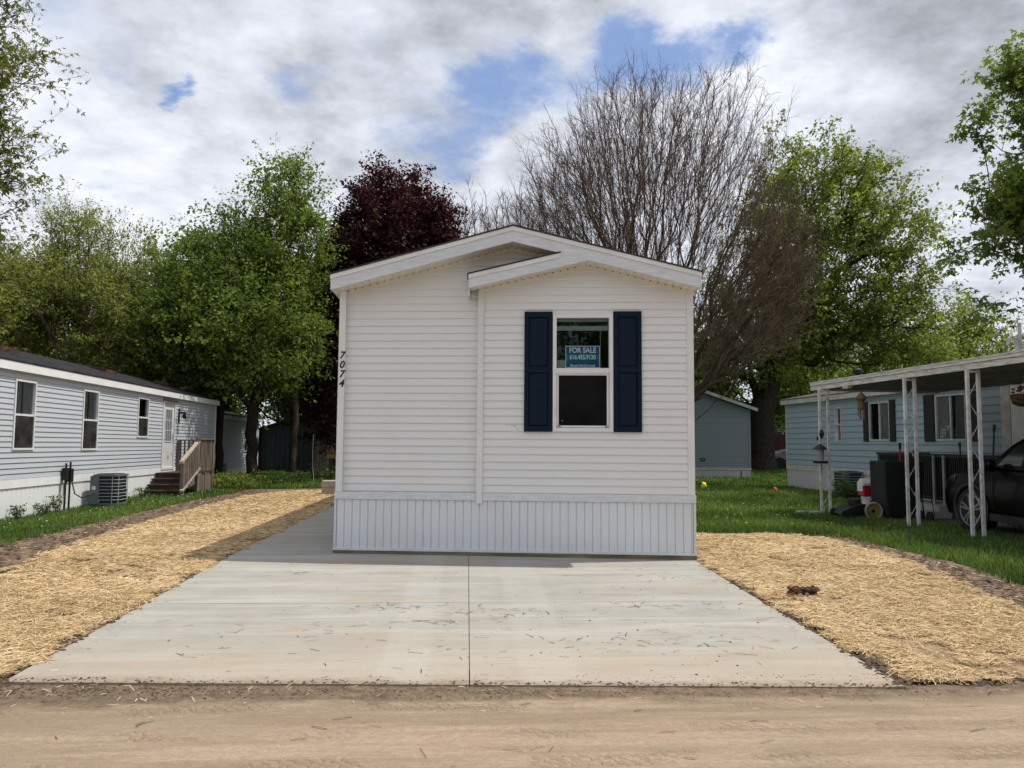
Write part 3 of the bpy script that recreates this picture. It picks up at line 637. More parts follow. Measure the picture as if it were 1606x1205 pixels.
split(MB().box(-.01, .02, -.012, .03, .075, .719, PF).box(HL-.02, HL+.01, -.012, .03, .075, .719, PF), 'skirting_corner', M_fascia, home)
MB().box(-.015, HL+.015, -.022, .02, .045, .076, PF).build('base_channel', M_fascia, home)
MB().box(-.015, HL+.015, -.014, .08, -.012, .043, PF).build('base_timber', M_timber, home)
MB().box(.05, HD, 0., .06, 0, .6, PLs).box(.05, HD, 0.01, .06, .6, .82, PLs).build('side_footing', M_skirt, home)
# frieze under the soffit
fz = MB()
def slope(mb, ua, za, ub, zb, h, d0, d1, P=PF): mb.prism([(ua, za), (ub, zb), (ub, zb+h), (ua, za+h)], d0, d1, P)
slope(fz, .088, zu(.088)-.05, 2.35, zu(2.35)-.05, .06, .035, .058); slope(fz, 2.351, zu(2.351)-.05, 3.25, zu(3.25)-.05, .06, .035, .058)
slope(fz, 1.98, zus(1.98)-.05, 3.35, zus(3.35)-.05, .06, -.024, -.002); slope(fz, 3.351, zu(3.351)-.05, HL-.088, zu(HL-.088)-.05, .06, -.024, -.002)
fz.build('frieze', M_soffit, home)
# soffit: ribbed vented panels
sf = MB()
def soffit(ua, ub, zf, d0, d1):
    n = max(1, round((ub-ua)/.1)); w = (ub-ua)/n
    for i in range(n):
        a, b = ua+i*w, ua+(i+1)*w-.008; slope(sf, a, zf(a), b, zf(b), .012, d0, d1)
        slope(sf, b, zf(b)+.008, b+.008, zf(b+.008)+.008, .006, d0, d1)
soffit(-.07, 2.35, lambda u: zu(u)+.006, -.26, .05); soffit(2.35, 3.25, lambda u: zu(u)+.006, -.26, .05)
soffit(1.79, 3.35, lambda u: zus(u)+.006, -.26, -.002); soffit(3.35, HL+.02, lambda u: zu(u)+.006, -.26, -.002)
so_ = sf.build('soffit', M_soffit, home)
vt = MB()
def ticks(ua, ub, zf, d):
    u = ua
    while u < ub: vt.box(u, u+.014, d-.012, d, zf(u)-.012, zf(u)+.002, PF); u += .1
ticks(.1, 1.75, zu, .04); ticks(1.8, 3.3, zus, -.025); ticks(3.4, HL-.1, zu, -.025); ticks(1.8, 2.9, zu, .04)
vt.build('vent_slots', mat('slot_grey', (.16, .15, .135), .8), so_)
fa = MB(); H = .20
ft = lambda u: zu(u)+H
UA, UB, UR = -.085, 4.80, 2.35
fa.prism([(UA, zu(UA)), (UR, zu(UR)), (UR, ft(UR)), (UA, ft(UA))], -.29, -.262, PF)
fa.prism([(UR+.0005, zu(UR)), (UB, zu(UB)), (UB, ft(UB)), (UR+.0005, ft(UR))], -.29, -.262, PF)
fa.prism([(1.77, 3.52), (3.35, zus(3.35)), (2.985, zus(2.985)+.18), (1.77, 3.70)], -.288, -.262, PF)
fs_ = fa.build('rake_fascia', M_fascia, home)
cr = MB()                                                        # crown strip along the top of the fascia
slope(cr, UA-.005, ft(UA)-.055, UR, ft(UR)-.055, .058, -.302, -.2905); slope(cr, UR+.0005, ft(UR)-.055, UB+.005, ft(UB)-.055, .058, -.302, -.2905)
slope(cr, 1.765, 3.70-.055, 2.985, zus(2.985)+.18-.055, .058, -.300, -.2885)
cr.build('drip_edge', M_trim, fs_)
# eave boxes along the sides
ev = MB()
ev.box(-.02, HD+.1, -.083, -.065, 3.515, 3.705, lambda u, d, z: (-1.76+d, A0+.017+u-.28, z)); ev.box(-.26, HD, -.065, 0, 3.52, 3.532, PLs)
ev.box(-.02, HD+.1, -.03, -.014, 3.51, 3.70, lambda u, d, z: PRs(u-.28, d, z)); ev.box(-.26, HD, -.014, 0, 3.515, 3.528, PRs)
ev.build('eave', M_fascia, home)
rf = MB()
slope(rf, UA-.02, ft(UA-.02)+.004, UR, ft(UR)+.004, .022, -.31, HD+.2); slope(rf, UR+.0005, ft(UR)+.004, UB+.02, ft(UB+.02)+.004, .022, -.31, HD+.2)
roof = rf.build('roof', M_shing, home)
rf = MB(); slope(rf, 1.75, 3.703, 2.98, zus(2.98)+.186, .016, -.31, .055); rf.build('small_gable_roof', M_shing, home)
rf = MB(); rf.prism([(1.80, 3.55), (3.33, zus(3.33)+.02), (2.97, zus(2.97)+.16), (1.80, 3.69)], -.255, .05, PF); rf.build('gable_block', M_soffit, home)
# window
wi = frame(MB(), PF, *WIN, .05, -.035, .06).build('window', M_trim, home, bevel=.003)
zm0, zm1 = 2.415, 2.485
MB().box(u0+.051, u1-.051, -.028, .03, zm0, zm1, PF).build('meeting_rail', M_trim, wi)
frame(MB(), PF, u0+.055, u1-.055, z0+.055, zm0, .026, -.014, .01).build('lower_sash', M_trim, wi)
gb = MB(); gb.box(u0+.05, u1-.05, .012, .016, zm1, z1-.05, PF); gb.build('pane', M_glass, wi)
gb = MB(); gb.box(u0+.081, u1-.081, -.004, -.002, z0+.081, zm0-.026, PF); gb.build('insect_screen', M_screen, wi)
gb = MB(); gb.box(u0+.081, u1-.081, .02, .024, z0+.081, zm0-.026, PF); gb.build('pane', M_glassd, wi)
MB().lathe(PF(u0+.13, -.008, z0+.145), [(.003, -.002), (.006, 0), (.003, .002)], 8, 'y').build('screen_button', M_wplast, wi)
for us in (u0+.09, u1-.09): MB().box(us-.018, us+.018, -.024, -.014, z0+.052, z0+.085, PF).build('screen_latch', M_pipe, wi)
split(MB().box(u0+.055, u1-.055, .05, .09, 3.0, 3.06, PF).box(u0+.055, u1-.055, .05, .10, 3.12, 3.155, PF), 'blind_headrail', mat('greyed_blind', (.30, .37, .33), .6, .1), wi)
MB().tube([PF(u1-.155, .06, 3.05), PF(u1-.15, .055, zm1)], .005, 6).build('blind_wand', mat('greyed_wand', (.3, .3, .26), .6), wi)
MB().box(u0+.062, u0+.175, .03, .033, zm1+.01, zm1+.115, PF).build('window_sticker', mat('pale_green_label', (.26, .33, .25), .6), wi)
def shutter(ua, ub):
    z0, z1 = 1.635, 3.245; st = .055; t = MB()
    t.box(ua, ua+st, -.04, -.014, z0, z1, PF); t.box(ub-st, ub, -.04, -.014, z0, z1, PF)
    for a, b in ((z0, z0+.075), (2.425, 2.5), (z1-.075, z1)): t.box(ua+st, ub-st, -.04, -.014, a, b, PF)
    t.box(ua+st, ub-st, -.022, -.014, z0+.075, z1-.075, PF)
    o = t.build('shutter', M_navy, home, bevel=.003)
    for a, b in ((z0+.075, 2.425), (2.5, z1-.075)):
        i = .03; p = [(ua+st+.006, a+.006), (ub-st-.006, a+.006), (ub-st-.006, b-.006), (ua+st+.006, b-.006)]; q = [(ua+st+i, a+i), (ub-st-i, a+i), (ub-st-i, b-i), (ua+st+i, b-i)]
        m2 = MB(); m2.add([PF(u, -.0225, z) for u, z in p]+[PF(u, -.037, z) for u, z in q], [(4, 5, 6, 7)]+[(k, (k+1) % 4, (k+1) % 4+4, k+4) for k in range(4)]); m2.build('raised_panel', M_navy, o)
shutter(2.53, 2.905); shutter(3.715, 4.085)
# house number
for k, ch in enumerate('7074'):
    zc = 2.655-k*.128
    text_mb(ch, .135, lambda x, y, h, zc=zc: PF(.046+x, -.0195-h, zc+y), shear=.24, weight=.0042).build('house_number', M_ink, home)
# scuff marks
sc = MB()
for (u, z, w, h) in ((2.36, 1.72, .03, .006), (2.40, 1.70, .02, .02), (2.44, 1.66, .012, .03), (2.3, 1.73, .02, .008), (.14, 1.10, .03, .008), (1.42, .62, .006, .07), (1.18, .5, .006, .12), (1.20, .2, .006, .08)):
    sc.quad(PF(u, -.0135 if z > .8 else -.001, z), PF(u+w, -.0135 if z > .8 else -.001, z), PF(u+w*.7, -.0135 if z > .8 else -.001, z+h), PF(u+.002, -.0135 if z > .8 else -.001, z+h))
split(sc, 'scuff_mark', mat('scuff_grey', (.42, .42, .41), .8), home)

# FOR SALE sign hung inside the upper pane
SU0, SU1, SZ0, SZ1 = 3.09, 3.54, 2.495, 2.785
sg = thing('for_sale_sign', PF((SU0+SU1)/2, .03, SZ0), 'blue FOR SALE sign with phone number inside the upper window pane', 'sign')
MB().box(SU0, SU1, .030, .034, SZ0, SZ1, PF).build('panel', M_sign, sg)
frame(MB(), PF, SU0-.004, SU1+.004, SZ0-.003, SZ1+.003, .008, .0275, .0295).build('border', M_slet, sg)
MB().box(SU0+.008, SU1-.008, .0285, .0298, SZ0+.105, SZ0+.175, PF).build('phone_band', M_band, sg)
cu_ = (SU0+SU1)/2
text_mb('FOR SALE', .098, lambda x, y, h: PF(cu_+x, .0280-h*.2, SZ0+.232+y), weight=.0022, sx=.86).build('lettering', M_slet, sg)
text_mb('616.455.9130', .086, lambda x, y, h: PF(cu_+x, .0275-h*.2, SZ0+.139+y), weight=.0016, sx=.74).build('lettering', mat('sign_pale_cyan', (.75, .97, .98), .5, .03), sg)
text_mb('Brookefamilies.org', .045, lambda x, y, h: PF(cu_+x, .0280-h*.2, SZ0+.028+y), weight=.0012, sx=.95).build('lettering', M_slet, sg)

# ---------------------------------------------------------------- generic long home
def long_home(name, label, P, L, zg, zt, zb, ze, zr, width, msid, mskirt, mtrim, mroof, pitch=.102, holes=(), cat='mobile home', fh=.16, over=.15, extra=None, spitch=.15, plainends=True):
    h = thing(name, P(L/2, 0, zg), label, cat)
    siding(P, 0, L, zb, ze, holes=holes, pitch=pitch, dep=.014 if pitch < .15 else .02).build('siding', msid, h)
    skirting(P, 0, L, zg-.1, zt, spitch, .015, .02).build('skirting', mskirt, h)
    MB().box(-.01, L+.01, -.02, .1, zt, zb-.001, P).build('belt_trim', mtrim, h)
    split(MB().box(-.02, .07, -.022, .1, zb, ze, P).box(L-.07, L+.02, -.022, .1, zb, ze, P), 'corner_trim', mtrim, h)
    # end walls + back wall
    PA = lambda u, d, z: P(d, u, z); PB = lambda u, d, z: P(L-d, width-u, z)
    lrf = lambda z: (0, width) if z < ze else ((z-ze)/((zr-ze)/(width/2)), width-(z-ze)/((zr-ze)/(width/2)))
    w = siding(PA, 0, width, zb, zr-.02, lrf, pitch=pitch); w.build('end_wall', msid, h); siding(PB, 0, width, zb, zr-.02, lrf, pitch=pitch).build('end_wall', msid, h)
    w = skirting(PA, 0, width, zg-.1, zb, spitch); w.build('end_skirting', mskirt, h); skirting(PB, 0, width, zg-.1, zb, spitch).build('end_skirting', mskirt, h)
    MB().box(0, L, width-.02, width, zg, ze, P).build('back_wall', msid, h)
    r = MB(); e = -over
    zo = ze+fh; sl = (zr+fh-zo)/(width/2+over)
    # prism across the section, running along the length
    PX = lambda a, b, z: P(b, a, z)
    r.prism([(e-.03, zo), (width/2, zr+fh), (width/2, zr+fh+.04), (e-.03, zo+.03)], -.12, L+.12, PX)
    r.prism([(width/2+.001, zr+fh), (width+over, zo), (width+over, zo+.03), (width/2+.001, zr+fh+.04)], -.12, L+.12, PX)
    rf = r.build('roof', mroof, h)
    MB().box(-.1, L+.1, e-.02, e, ze-.005, zo-.002, P).build('fascia', mtrim, h)
    MB().box(-.1, L+.1, e, 0, ze+.0, ze+.012, P).build('soffit', mtrim, h)
    g = MB()
    for uu in (-.115, L+.095):
        g.prism([(e, ze), (width/2, zr), (width+over, ze), (width+over, zo), (width/2, zr+fh-.003), (e, zo)], uu, uu+.02, PX)
    split(g, 'rake_fascia', mtrim, h)
    return h, rf
# left light-grey home: long side towards us at X=-8.6
YL0, YL1 = 9.5, 26.85
PLH = lambda u, d, z: (-8.6-d, YL0+u, z-.011*(u-5)*(z/2.9)*.9)
uy = lambda y: y-YL0
WL = [(uy(15.1), uy(15.82), 1.28, 2.64), (uy(17.72), uy(18.44), 1.26, 2.64), (uy(20.6), uy(21.28), 1.58, 2.66)]
DL = (uy(22.25), uy(23.18), .66, 2.68)
lh, lroof = long_home('grey_home', 'long light grey home with dark low roof left of the straw bed', PLH, YL1-YL0, .0, .56, .72, 2.79, 3.44, 4.2, M_lgrey, M_lskirt, mat('bright_white_trim', (.86, .86, .85), .4, .05), M_shing2, holes=WL+[DL], over=.08)
for i, w in enumerate(WL): window(lh, PLH, *w, fw=.04, curtain=[(.0, .42), (.5, 1.)] if i < 2 else None, screen=True)
dr = MB().box(DL[0]+.07, DL[1]-.07, .0, .04, DL[2]+.03, DL[3]-.07, PLH).build('door', M_wplast, lh)
a, b = DL[0]+.24, DL[1]-.24; MB().box(a, b, -.006, -.002, 1.5, 2.42, PLH).build('door_pane', mat('door_glass', (.20, .23, .26), .15, .2, 8.), dr)
g = MB(); frame(g, PLH, a-.03, b+.03, 1.47, 2.45, .03, -.014, -.0)
for k in (1, 2): g.box(a, b, -.012, -.0065, 1.5+.92*k/3-.01, 1.5+.92*k/3+.01, PLH)
for k in (1, 2): g.box(a+(b-a)*k/3-.008, a+(b-a)*k/3+.008, -.0118, -.0066, 1.5, 2.42, PLH)
g.build('door_grille', M_wplast, dr)
MB().lathe(PLH(DL[0]+.13, -.03, 1.55), [(.025, -.02), (.03, 0), (.02, .03)], 10, 'x').build('handle', M_chrome, dr)
frame(MB(), PLH, DL[0], DL[1], DL[2], DL[3], .065, -.035, .05).build('door_frame', M_trim, lh)
MB().box(DL[0]-.04, DL[1]+.04, -.08, -.036, DL[3]-.01, DL[3]+.04, PLH).build('door_cap', M_woodd, lh)
wl = MB().box(uy(23.42), uy(23.48), -.04, -.016, 2.05, 2.5, PLH); wl.box(uy(23.4), uy(23.52), -.22, -.04, 2.34, 2.39, PLH); wl.lathe(PLH(uy(23.46), -.18, 2.24), [(.03, -.06), (.06, -.02), (.06, .05), (.03, .09)], 10)
wl.build('wall_lamp', M_blackm, lh)
for yy in (16.8, 21.6, 12.3, 26.0):
    s = uy(yy); q = MB(); q.prism([(1.3, 3.36), (1.75, 3.46), (1.75, 3.60), (1.3, 3.50)], s, s+.7, lambda a, b, z: PLH(b, a, z)); q.build('roof_vent', mat('rusty_red_cap', (.12, .045, .03), .7, .3), lroof)
# low extension further back
PX2 = lambda u, d, z: (-9.5-d, 27.9+u, z)
ex, _ = long_home('grey_home', 'short lower grey sided home end half hidden behind the maple trunks', PX2, 7.8, .0, .24, .34, 2.3, 2.7, 4., M_lgrey, M_lskirt, M_trim, M_shing2, holes=[(5.6, 6.2, 1.0, 2.0)])
window(ex, PX2, 5.6, 6.2, 1.0, 2.0)
# wooden steps in front of the grey home's door
st = thing('wooden_steps', (-8.1, 22.4, .0), 'brown wooden porch steps with railing at the grey home door', 'steps')
SX0, SX1 = -8.57, -7.55
tp = MB()
for k in range(4):                                              # treads descend towards the camera
    y0 = 22.15-.27*k; z = .58-.145*k
    tp.box(SX0, SX1, y0-.29, y0, z-.04, z)
tp.box(SX0, SX1, 22.15, 23.45, .54, .58); split(tp, 'tread', M_woodd, st)
rs = MB()
for k in range(4): y0 = 22.15-.27*k; rs.box(SX0+.02, SX1-.02, y0-.26, y0-.24, .58-.145*(k+1)-.0, .58-.145*k-.041)
split(rs, 'riser', M_woodd, st)
po = MB()
for x, y, z0, z1 in ((SX1-.02, 23.42, 0, 1.50), (SX1-.02, 22.2, 0, 1.5), (SX1-.02, 21.1, 0, .95), (SX0+.05, 23.42, .3, 1.46), (SX1-.02, 22.8, 0, .58)): po.box(x-.045, x+.045, y-.045, y+.045, z0, z1)
split(po, 'post', M_wood, st)
ra = MB(); ra.box(SX0, SX1+.06, 23.38, 23.50, 1.46, 1.50); ra.box(SX0+.1, SX1, 23.40, 23.46, .66, .72); ra.box(SX1-.08, SX1+.05, 22.2, 23.4, 1.50, 1.54)
ra.box(SX1-.03, SX1, 22.2, 23.4, .62, .70); split(ra, 'rail', M_wood, st)
hr = MB(); hr.prism([(22.3, 1.50), (21.0, .92), (21.0, .85), (22.3, 1.43)], SX1-.08, SX1+.03, lambda a, b, z: (b, a, z)); hr.prism([(22.3, .72), (21.0, .16), (21.0, .11), (22.3, .66)], SX1-.04, SX1+.05, lambda a, b, z: (b, a, z)); split(hr, 'handrail', M_woodl, st)
bs = MB()
for k in range(7): x = SX0+.2+k*.12; bs.box(x-.018, x+.018, 23.41, 23.45, .70, 1.46)
for k in range(10): y = 22.28+k*.115; bs.box(SX1-.012, SX1+.012, y-.03, y+.03, .60, 1.50)
for k in range(9): y = 21.15+k*.125; s = (y-21.0)/1.3; bs.box(SX1+.012, SX1+.03, y-.035, y+.035, .14+.56*s, .88+.58*s)
bs.build('baluster', M_wood, st)
sb = MB(); 
for k in range(9): y = 22.3+k*.13; sb.box(SX1-.01, SX1+.01, y-.055, y+.055, .02, .5)
sb.build('side_boards', M_wood, st)

# air conditioner by the grey home
def ac_unit(cx, cy, w, h, z, label, rot=0):
    t = thing('air_conditioner', (cx, cy, z), label, 'air conditioner')
    def rr(hw, r, n=6):
        pts = []
        for qx, qy, a0 in ((1, -1, -90), (1, 1, 0), (-1, 1, 90), (-1, -1, 180)):
            for k in range(n+1):
                a = rad(a0+90*k/n); pts.append((cx+qx*(hw-r)+math.cos(a)*r, cy+qy*(hw-r)+math.sin(a)*r))
        return pts
    def ring(mb, p, z0, z1): n = len(p); mb.add([(x, y, z0) for x, y in p]+[(x, y, z1) for x, y in p], [tuple(range(n)), tuple(range(2*n-1, n-1, -1))]+[(i, (i+1) % n, (i+1) % n+n, i+n) for i in range(n)])
    m = MB(); ring(m, rr(w/2-.03, .1), z+.04, z+h-.04); m.build('coil', M_acd, t)
    m = MB(); ring(m, rr(w/2, .13), z, z+.04); ring(m, rr(w/2+.005, .13), z+h-.04, z+h); split(m, 'casing', M_acg, t)
    m = MB(); P2 = rr(w/2-.005, .13)
    for k in range(1, 8): zz = z+.04+(h-.08)*k/8; m.tube([(x, y, zz) for x, y in P2]+[(*P2[0], zz)], .007, 5, False)
    for x, y in P2[::4]: m.tube([(x, y, z+.02), (x, y, z+h-.02)], .008, 5)
    m.build('wire_grille', M_acw, t)
    m = MB().box(cx-w/2-.012, cx-w/2+.18, cy-w/2-.012, cy-w/2+.05, z+.02, z+h-.03); m.build('service_panel', M_acg, t)
    MB().box(cx-w/2+.04, cx-w/2+.11, cy-w/2-.03, cy-w/2-.012, z+h*.5, z+h*.62).build('rating_plate', M_wplast, t)
    m = MB()
    for r in (.08, .15, .22, .29): m.lathe((cx, cy, z+h+.004), [(r-.006, 0), (r, .01), (r+.006, 0)], 20, cap=False)
    m.build('fan_guard', M_acd, t)
ac_unit(-8.12, 18.2, .60, .68, .02, 'grey air conditioner with wire grille beside the light grey home')
cd = thing('utility_conduit', (-8.5, 17.1, 0), 'dark utility pipes and cable on the grey home beside the air conditioner', 'utility pipes')
split(MB().tube([(-8.5, 16.95, 0), (-8.5, 16.95, .98)], .022, 8).tube([(-8.5, 17.13, 0), (-8.5, 17.13, 1.0)], .022, 8), 'pipe', M_cord, cd)
split(MB().box(-8.56, -8.47, 16.9, 17.02, .62, .88).box(-8.56, -8.46, 17.07, 17.2, .58, .86), 'junction_box', M_blackm, cd)
MB().tube([(-8.46, 17.13, .6), (-8.42, 17.2, .32), (-8.4, 17.45, .22), (-8.36, 17.8, .25), (-8.3, 18.0, .3)], .013, 6).build('cable', M_cord, cd)
gm = thing('gas_meter', (-9.05, 29.2, 0), 'small grey gas meter on its pipe between the tree trunks', 'gas meter')
MB().lathe((-9.05, 29.2, .5), [(.12, -.16), (.17, -.12), (.17, .12), (.12, .16)], 14).build('meter_body', M_acg, gm)
MB().tube([(-9.15, 29.2, 0), (-9.15, 29.2, .7), (-9.1, 29.2, .78), (-9.05, 29.2, .72)], .025, 8).tube([(-8.95, 29.2, .1), (-8.95, 29.2, .6)], .02, 8).build('pipe', M_pipe, gm)

# beige block by the white home, shed, little sign and pole under the trees
b = thing('concrete_block', (-3.85, 21.9, 0), 'beige concrete block step at the far corner of the straw bed', 'block')
MB().box(-4.02, -3.2, 21.8, 22.3, -.02, .19).build('lower_block', M_beige, b, bevel=.01); MB().box(-4.03, -3.2, 21.79, 22.3, .195, .38).build('upper_block', M_beige, b, bevel=.01)
sh_ = thing('garden_shed', (-8.4, 37, 0), 'dark charcoal shed with sloped roof in the shade of the trees', 'shed')
PS = lambda u, d, z: (-9.9+u, 36+d, z)
m = MB(); skirting(PS, 0, 4.4, 0, 1.85, .22, .02, .02, m); m.box(0, 4.4, .03, 2.5, 0, 1.84, PS); m.build('wall', M_shed, sh_)
MB().prism([(-.15, 1.82), (2.2, 2.55), (4.55, 1.82), (4.55, 1.9), (2.2, 2.64), (-.15, 1.9)], -.15, 2.6, PS).build('roof', M_shing2, sh_)
MB().prism([(0, 1.84), (2.2, 2.52), (4.4, 1.84)], .0, .03, PS).build('gable', M_shed, sh_)
ls = thing('yard_sign', (-5.0, 28.6, 0), 'small orange and tan yard marker in the shade left of the white home', 'marker')
MB().box(-5.13, -4.8, 28.6, 28.63, .85, 1.0).build('board', mat('tan_board', (.30, .20, .08), .8, .2), ls); MB().prism([(-5.08, 1.03), (-4.82, 1.03), (-4.95, 1.32)], 28.6, 28.62).build('top_panel', M_rust, ls)
MB().box(-4.99, -4.95, 28.635, 28.66, 0, .86).build('stake', M_woodd, ls)
hp = [(-5.35, 27.2, 1.7), (-5.36, 27.2, 1.1), (-5.33, 27.15, .55), (-5.25, 27.0, .1), (-5.2, 26.9, 0)]
o = MB().tube(hp, .009, 6).build('guy_wire', M_pipe, None, (-5.3, 27.1, 0)); 
o.data.transform(Matrix.Translation((0, 0, 0))); tag(o, 'thin pale bent rod standing in the dark grass left of the white home', 'rod')
fb = thing('fence_boards', (-6.2, 33, 0), 'pale weathered upright boards beside the dark shed', 'fence')
for k in range(5): MB().box(-6.5+k*.14, -6.38+k*.14, 33, 33.03, 0, 1.35+.12*math.sin(k*2)).build('board', M_beige, fb)

# ---------------------------------------------------------------- right: grey-blue home end behind, pale blue home, carport
va = Vector((10.18, 34.03)); vb_ = Vector((12.27, 33.01)); dd_ = (vb_-va).normalized()
PE = lambda u, d, z: (12.42+u-4.4, 33.2+d, z)
eh = thing('grey_blue_home', PE(2.2, 0, 0), 'grey-blue home end with white gable trim behind the right lawn', 'mobile home')
lrE = lambda z: (0 if z < 2.98 else (z-2.98)/.33, 4.4 if z < 2.98 else 4.4-(z-2.98)/.33)
siding(PE, 0, 4.4, .42, 3.7, lrE).build('end_wall', M_teal, eh)
skirting(PE, 0, 4.4, -.05, .36, .15, .012, .01).build('skirting', M_bskirt, eh)
MB().box(-.02, 4.42, -.03, .02, .34, .42, PE).build('belt_trim', M_bluetrim, eh)
split(MB().box(-.01, .09, -.022, .05, .42, 3.0, PE).box(4.31, 4.41, -.022, .05, .42, 3.0, PE), 'corner_trim', M_teal, eh)
r = MB(); r.prism([(-.25, 2.9), (2.2, 3.71), (4.65, 2.9), (4.65, 3.03), (2.2, 3.85), (-.25, 3.03)], -.28, -.25, PE); r.build('rake_fascia', M_bluetrim, eh)
r = MB(); r.prism([(-.3, 3.0), (2.2, 3.83), (4.7, 3.0), (4.7, 3.05), (2.2, 3.89), (-.3, 3.05)], -.245, 14, PE); r.build('roof', M_shing, eh)
PEs = lambda u, d, z: PE(4.4-d, u+.01, z)
m = siding(PEs, 0, 14, .42, 3.0); m.build('side_wall', M_teal, eh); skirting(PEs, 0, 14, -.05, .42).build('skirting', M_bskirt, eh)
MB().box(3.95, 3.98, -.02, .02, 0, .335, PE).build('skirt_gap', M_black, eh)
frame(MB(), PE, .25+1.9, .45+1.9, .72, .86, .03, -.04, 0).build('wall_vent', M_black, eh)

# pale blue home; its long side runs from (11.21,26.4) towards the camera
pa, pb = Vector((11.19, 26.45)), Vector((11.93, 11.2)); ud = (pb-pa).normalized(); LB = (pb-pa).length
PB_ = lambda u, d, z: (pa.x+ud.x*u-ud.y*d, pa.y+ud.y*u+ud.x*d, z)
ub = lambda y: (26.45-y)/abs(ud.y)
WB = [(ub(23.15), ub(22.78), 1.58, 2.62), (ub(21.3), ub(20.4)+.1, 1.6, 2.68), (ub(18.4), ub(17.35)+.05, 1.6, 2.72)]
bh, broof = long_home('blue_home', 'pale blue sided home with black shutters behind the carport', PB_, LB, -.02, .62, .78, 2.86, 3.3, 4.3, M_blue, M_bskirt, M_bluetrim, M_brshing, pitch=.178, holes=WB+[(ub(16.2), ub(13.6), .3, 2.84)], fh=.15)
window(bh, PB_, *WB[0], fw=.035, mt=M_bluetrim, curtain=[(0, 1)]); window(bh, PB_, *WB[1], fw=.04, mt=M_bluetrim, rail=False, vert=True, curtain=[(.5, 1)]); window(bh, PB_, *WB[2], fw=.04, mt=M_bluetrim, rail=False, vert=True, curtain=[(0, .5)])
for w, ws in ((WB[1], .26), (WB[2], .42)):
    for a, b in ((w[0]-ws, w[0]-.01), (w[1]+.01, w[1]+ws)):
        m = MB().box(a, b, -.045, -.02, w[2]-.02, w[3]+.03, PB_)
        n = int((w[3]-w[2])/.06)
        for k in range(n): m.box(a+.03, b-.03, -.052, -.0455, w[2]+.03+k*.06, w[2]+.06+k*.06, PB_)
        m.build('shutter', M_blackm, bh)
e0, e1 = ub(16.2), ub(13.6)
MB().box(e0+.28, e1, -.01, .03, .3, 2.84, PB_).build('white_entry_panel', M_wplast, bh); MB().box(e0, e0+.27, -.02, .03, .3, 2.84, PB_).build('entry_trim', M_bluetrim, bh)
MB().box(ub(24.2)-.03, ub(24.2)+.03, -.06, -.021, 1.62, 1.74, PB_).build('wall_outlet', M_blackm, bh)
ac_unit(11.15, 22.0, .7, .7, .0, 'tan grilled air conditioner unit against the pale blue home')
# plumbing stacks on the roof
vp = thing('roof_vent_pipe', (11.05, 15, 2.9), 'pale curved vent pipe and straight stack above the carport roof', 'vent pipe')
MB().tube([(11.35, 15.1, 2.9), (11.35, 15.1, 4.02)], .036, 10).build('straight_pipe', M_pipe, vp)
MB().tube([(11.2, 15, 2.9), (11.2, 15, 3.55), (11.15, 14.98, 3.68), (11.06, 14.96, 3.72), (10.98, 14.94, 3.66), (10.96, 14.93, 3.55)], .032, 10).build('curved_pipe', M_pipe, vp)
sp_ = thing('chimney_stack', (12.8, 24.5, 3.2), 'short black stove pipe on the blue home roof', 'stove pipe')
MB().lathe((12.8, 24.5, 3.2), [(.08, 0), (.08, .6), (.15, .62), (.15, .74), (.05, .8)], 12).build('pipe', M_blackm, sp_)

# carport
pc = [(7.82, 16.48), (8.21, 13.83), (8.40, 12.31), (9.1, 7.9)]
c0 = Vector((7.78, 16.95)); c1 = Vector((8.62, 10.4)); cd_ = (c1-c0).normalized(); CL = (c1-c0).length+2
PC = lambda u, d, z: (c0.x+cd_.x*u-cd_.y*d, c0.y+cd_.y*u+cd_.x*d, z+.012*u)
cp = thing('carport', (9.8, 13.5, 0), 'white aluminium carport on scrolled iron posts beside the blue home', 'carport')
m = MB(); m.box(0, CL, -.02, .0, 2.70, 2.80, PC); m.box(-.01, CL, -.045, .0, 2.805, 2.86, PC); m.box(-.01, CL, -.055, 0., 2.861, 2.885, PC)
m.box(-.02, 0, -.02, 3.3, 2.70, 2.885, PC)
m.build('fascia', M_carpt, cp)
m = MB()
n = 20
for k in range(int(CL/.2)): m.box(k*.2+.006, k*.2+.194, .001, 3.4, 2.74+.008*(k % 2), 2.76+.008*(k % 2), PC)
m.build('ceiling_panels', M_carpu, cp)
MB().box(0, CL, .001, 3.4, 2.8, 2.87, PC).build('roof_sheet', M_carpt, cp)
MB().box(1.1, 1.3, .02, .12, 2.66, 2.735, PC).build('hanger_bracket', M_wplast, cp)
for i, (x, y) in enumerate(pc):
    zt = 2.70+.012*((Vector((x, y))-c0).length)
    if i == 3: y = 8.6
    p = MB(); w = .095
    for s in (-1, 1): p.box(x+s*w-.024, x+s*w+.024, y-.024, y+.024, 0, zt)
    p.box(x-w, x+w, y-.012, y+.012, zt-.05, zt-.02)
    po_ = p.build('post', M_post, cp)
    q = MB(); z = .1; k = 0; xi = w-.022
    while z < zt-.25:
        s = 1 if k % 2 else -1
        q.tube([(x+s*xi*math.cos(a)*(1 if a < math.pi else 1), y, z+.36*a/math.pi) for a in np.linspace(0, math.pi, 9)], .0055, 5)
        q.tube([(x+s*(xi-.03)+.028*math.cos(a)*(1-a/12), y, z+.13+.028*math.sin(a)*(1-a/12)) for a in np.linspace(0, 7, 14)], .005, 5)
        z += .36; k += 1
    q.build('scrollwork', M_post, po_)
o = MB().box(7.15, 7.75, 16.4, 16.5, .0, .05).build('post_foot_board', M_wplast, None, (7.4, 16.45, 0)); tag(o, 'short white board lying flat on grass at the far carport post', 'board')
o.location = (7.4, 16.45, 0)

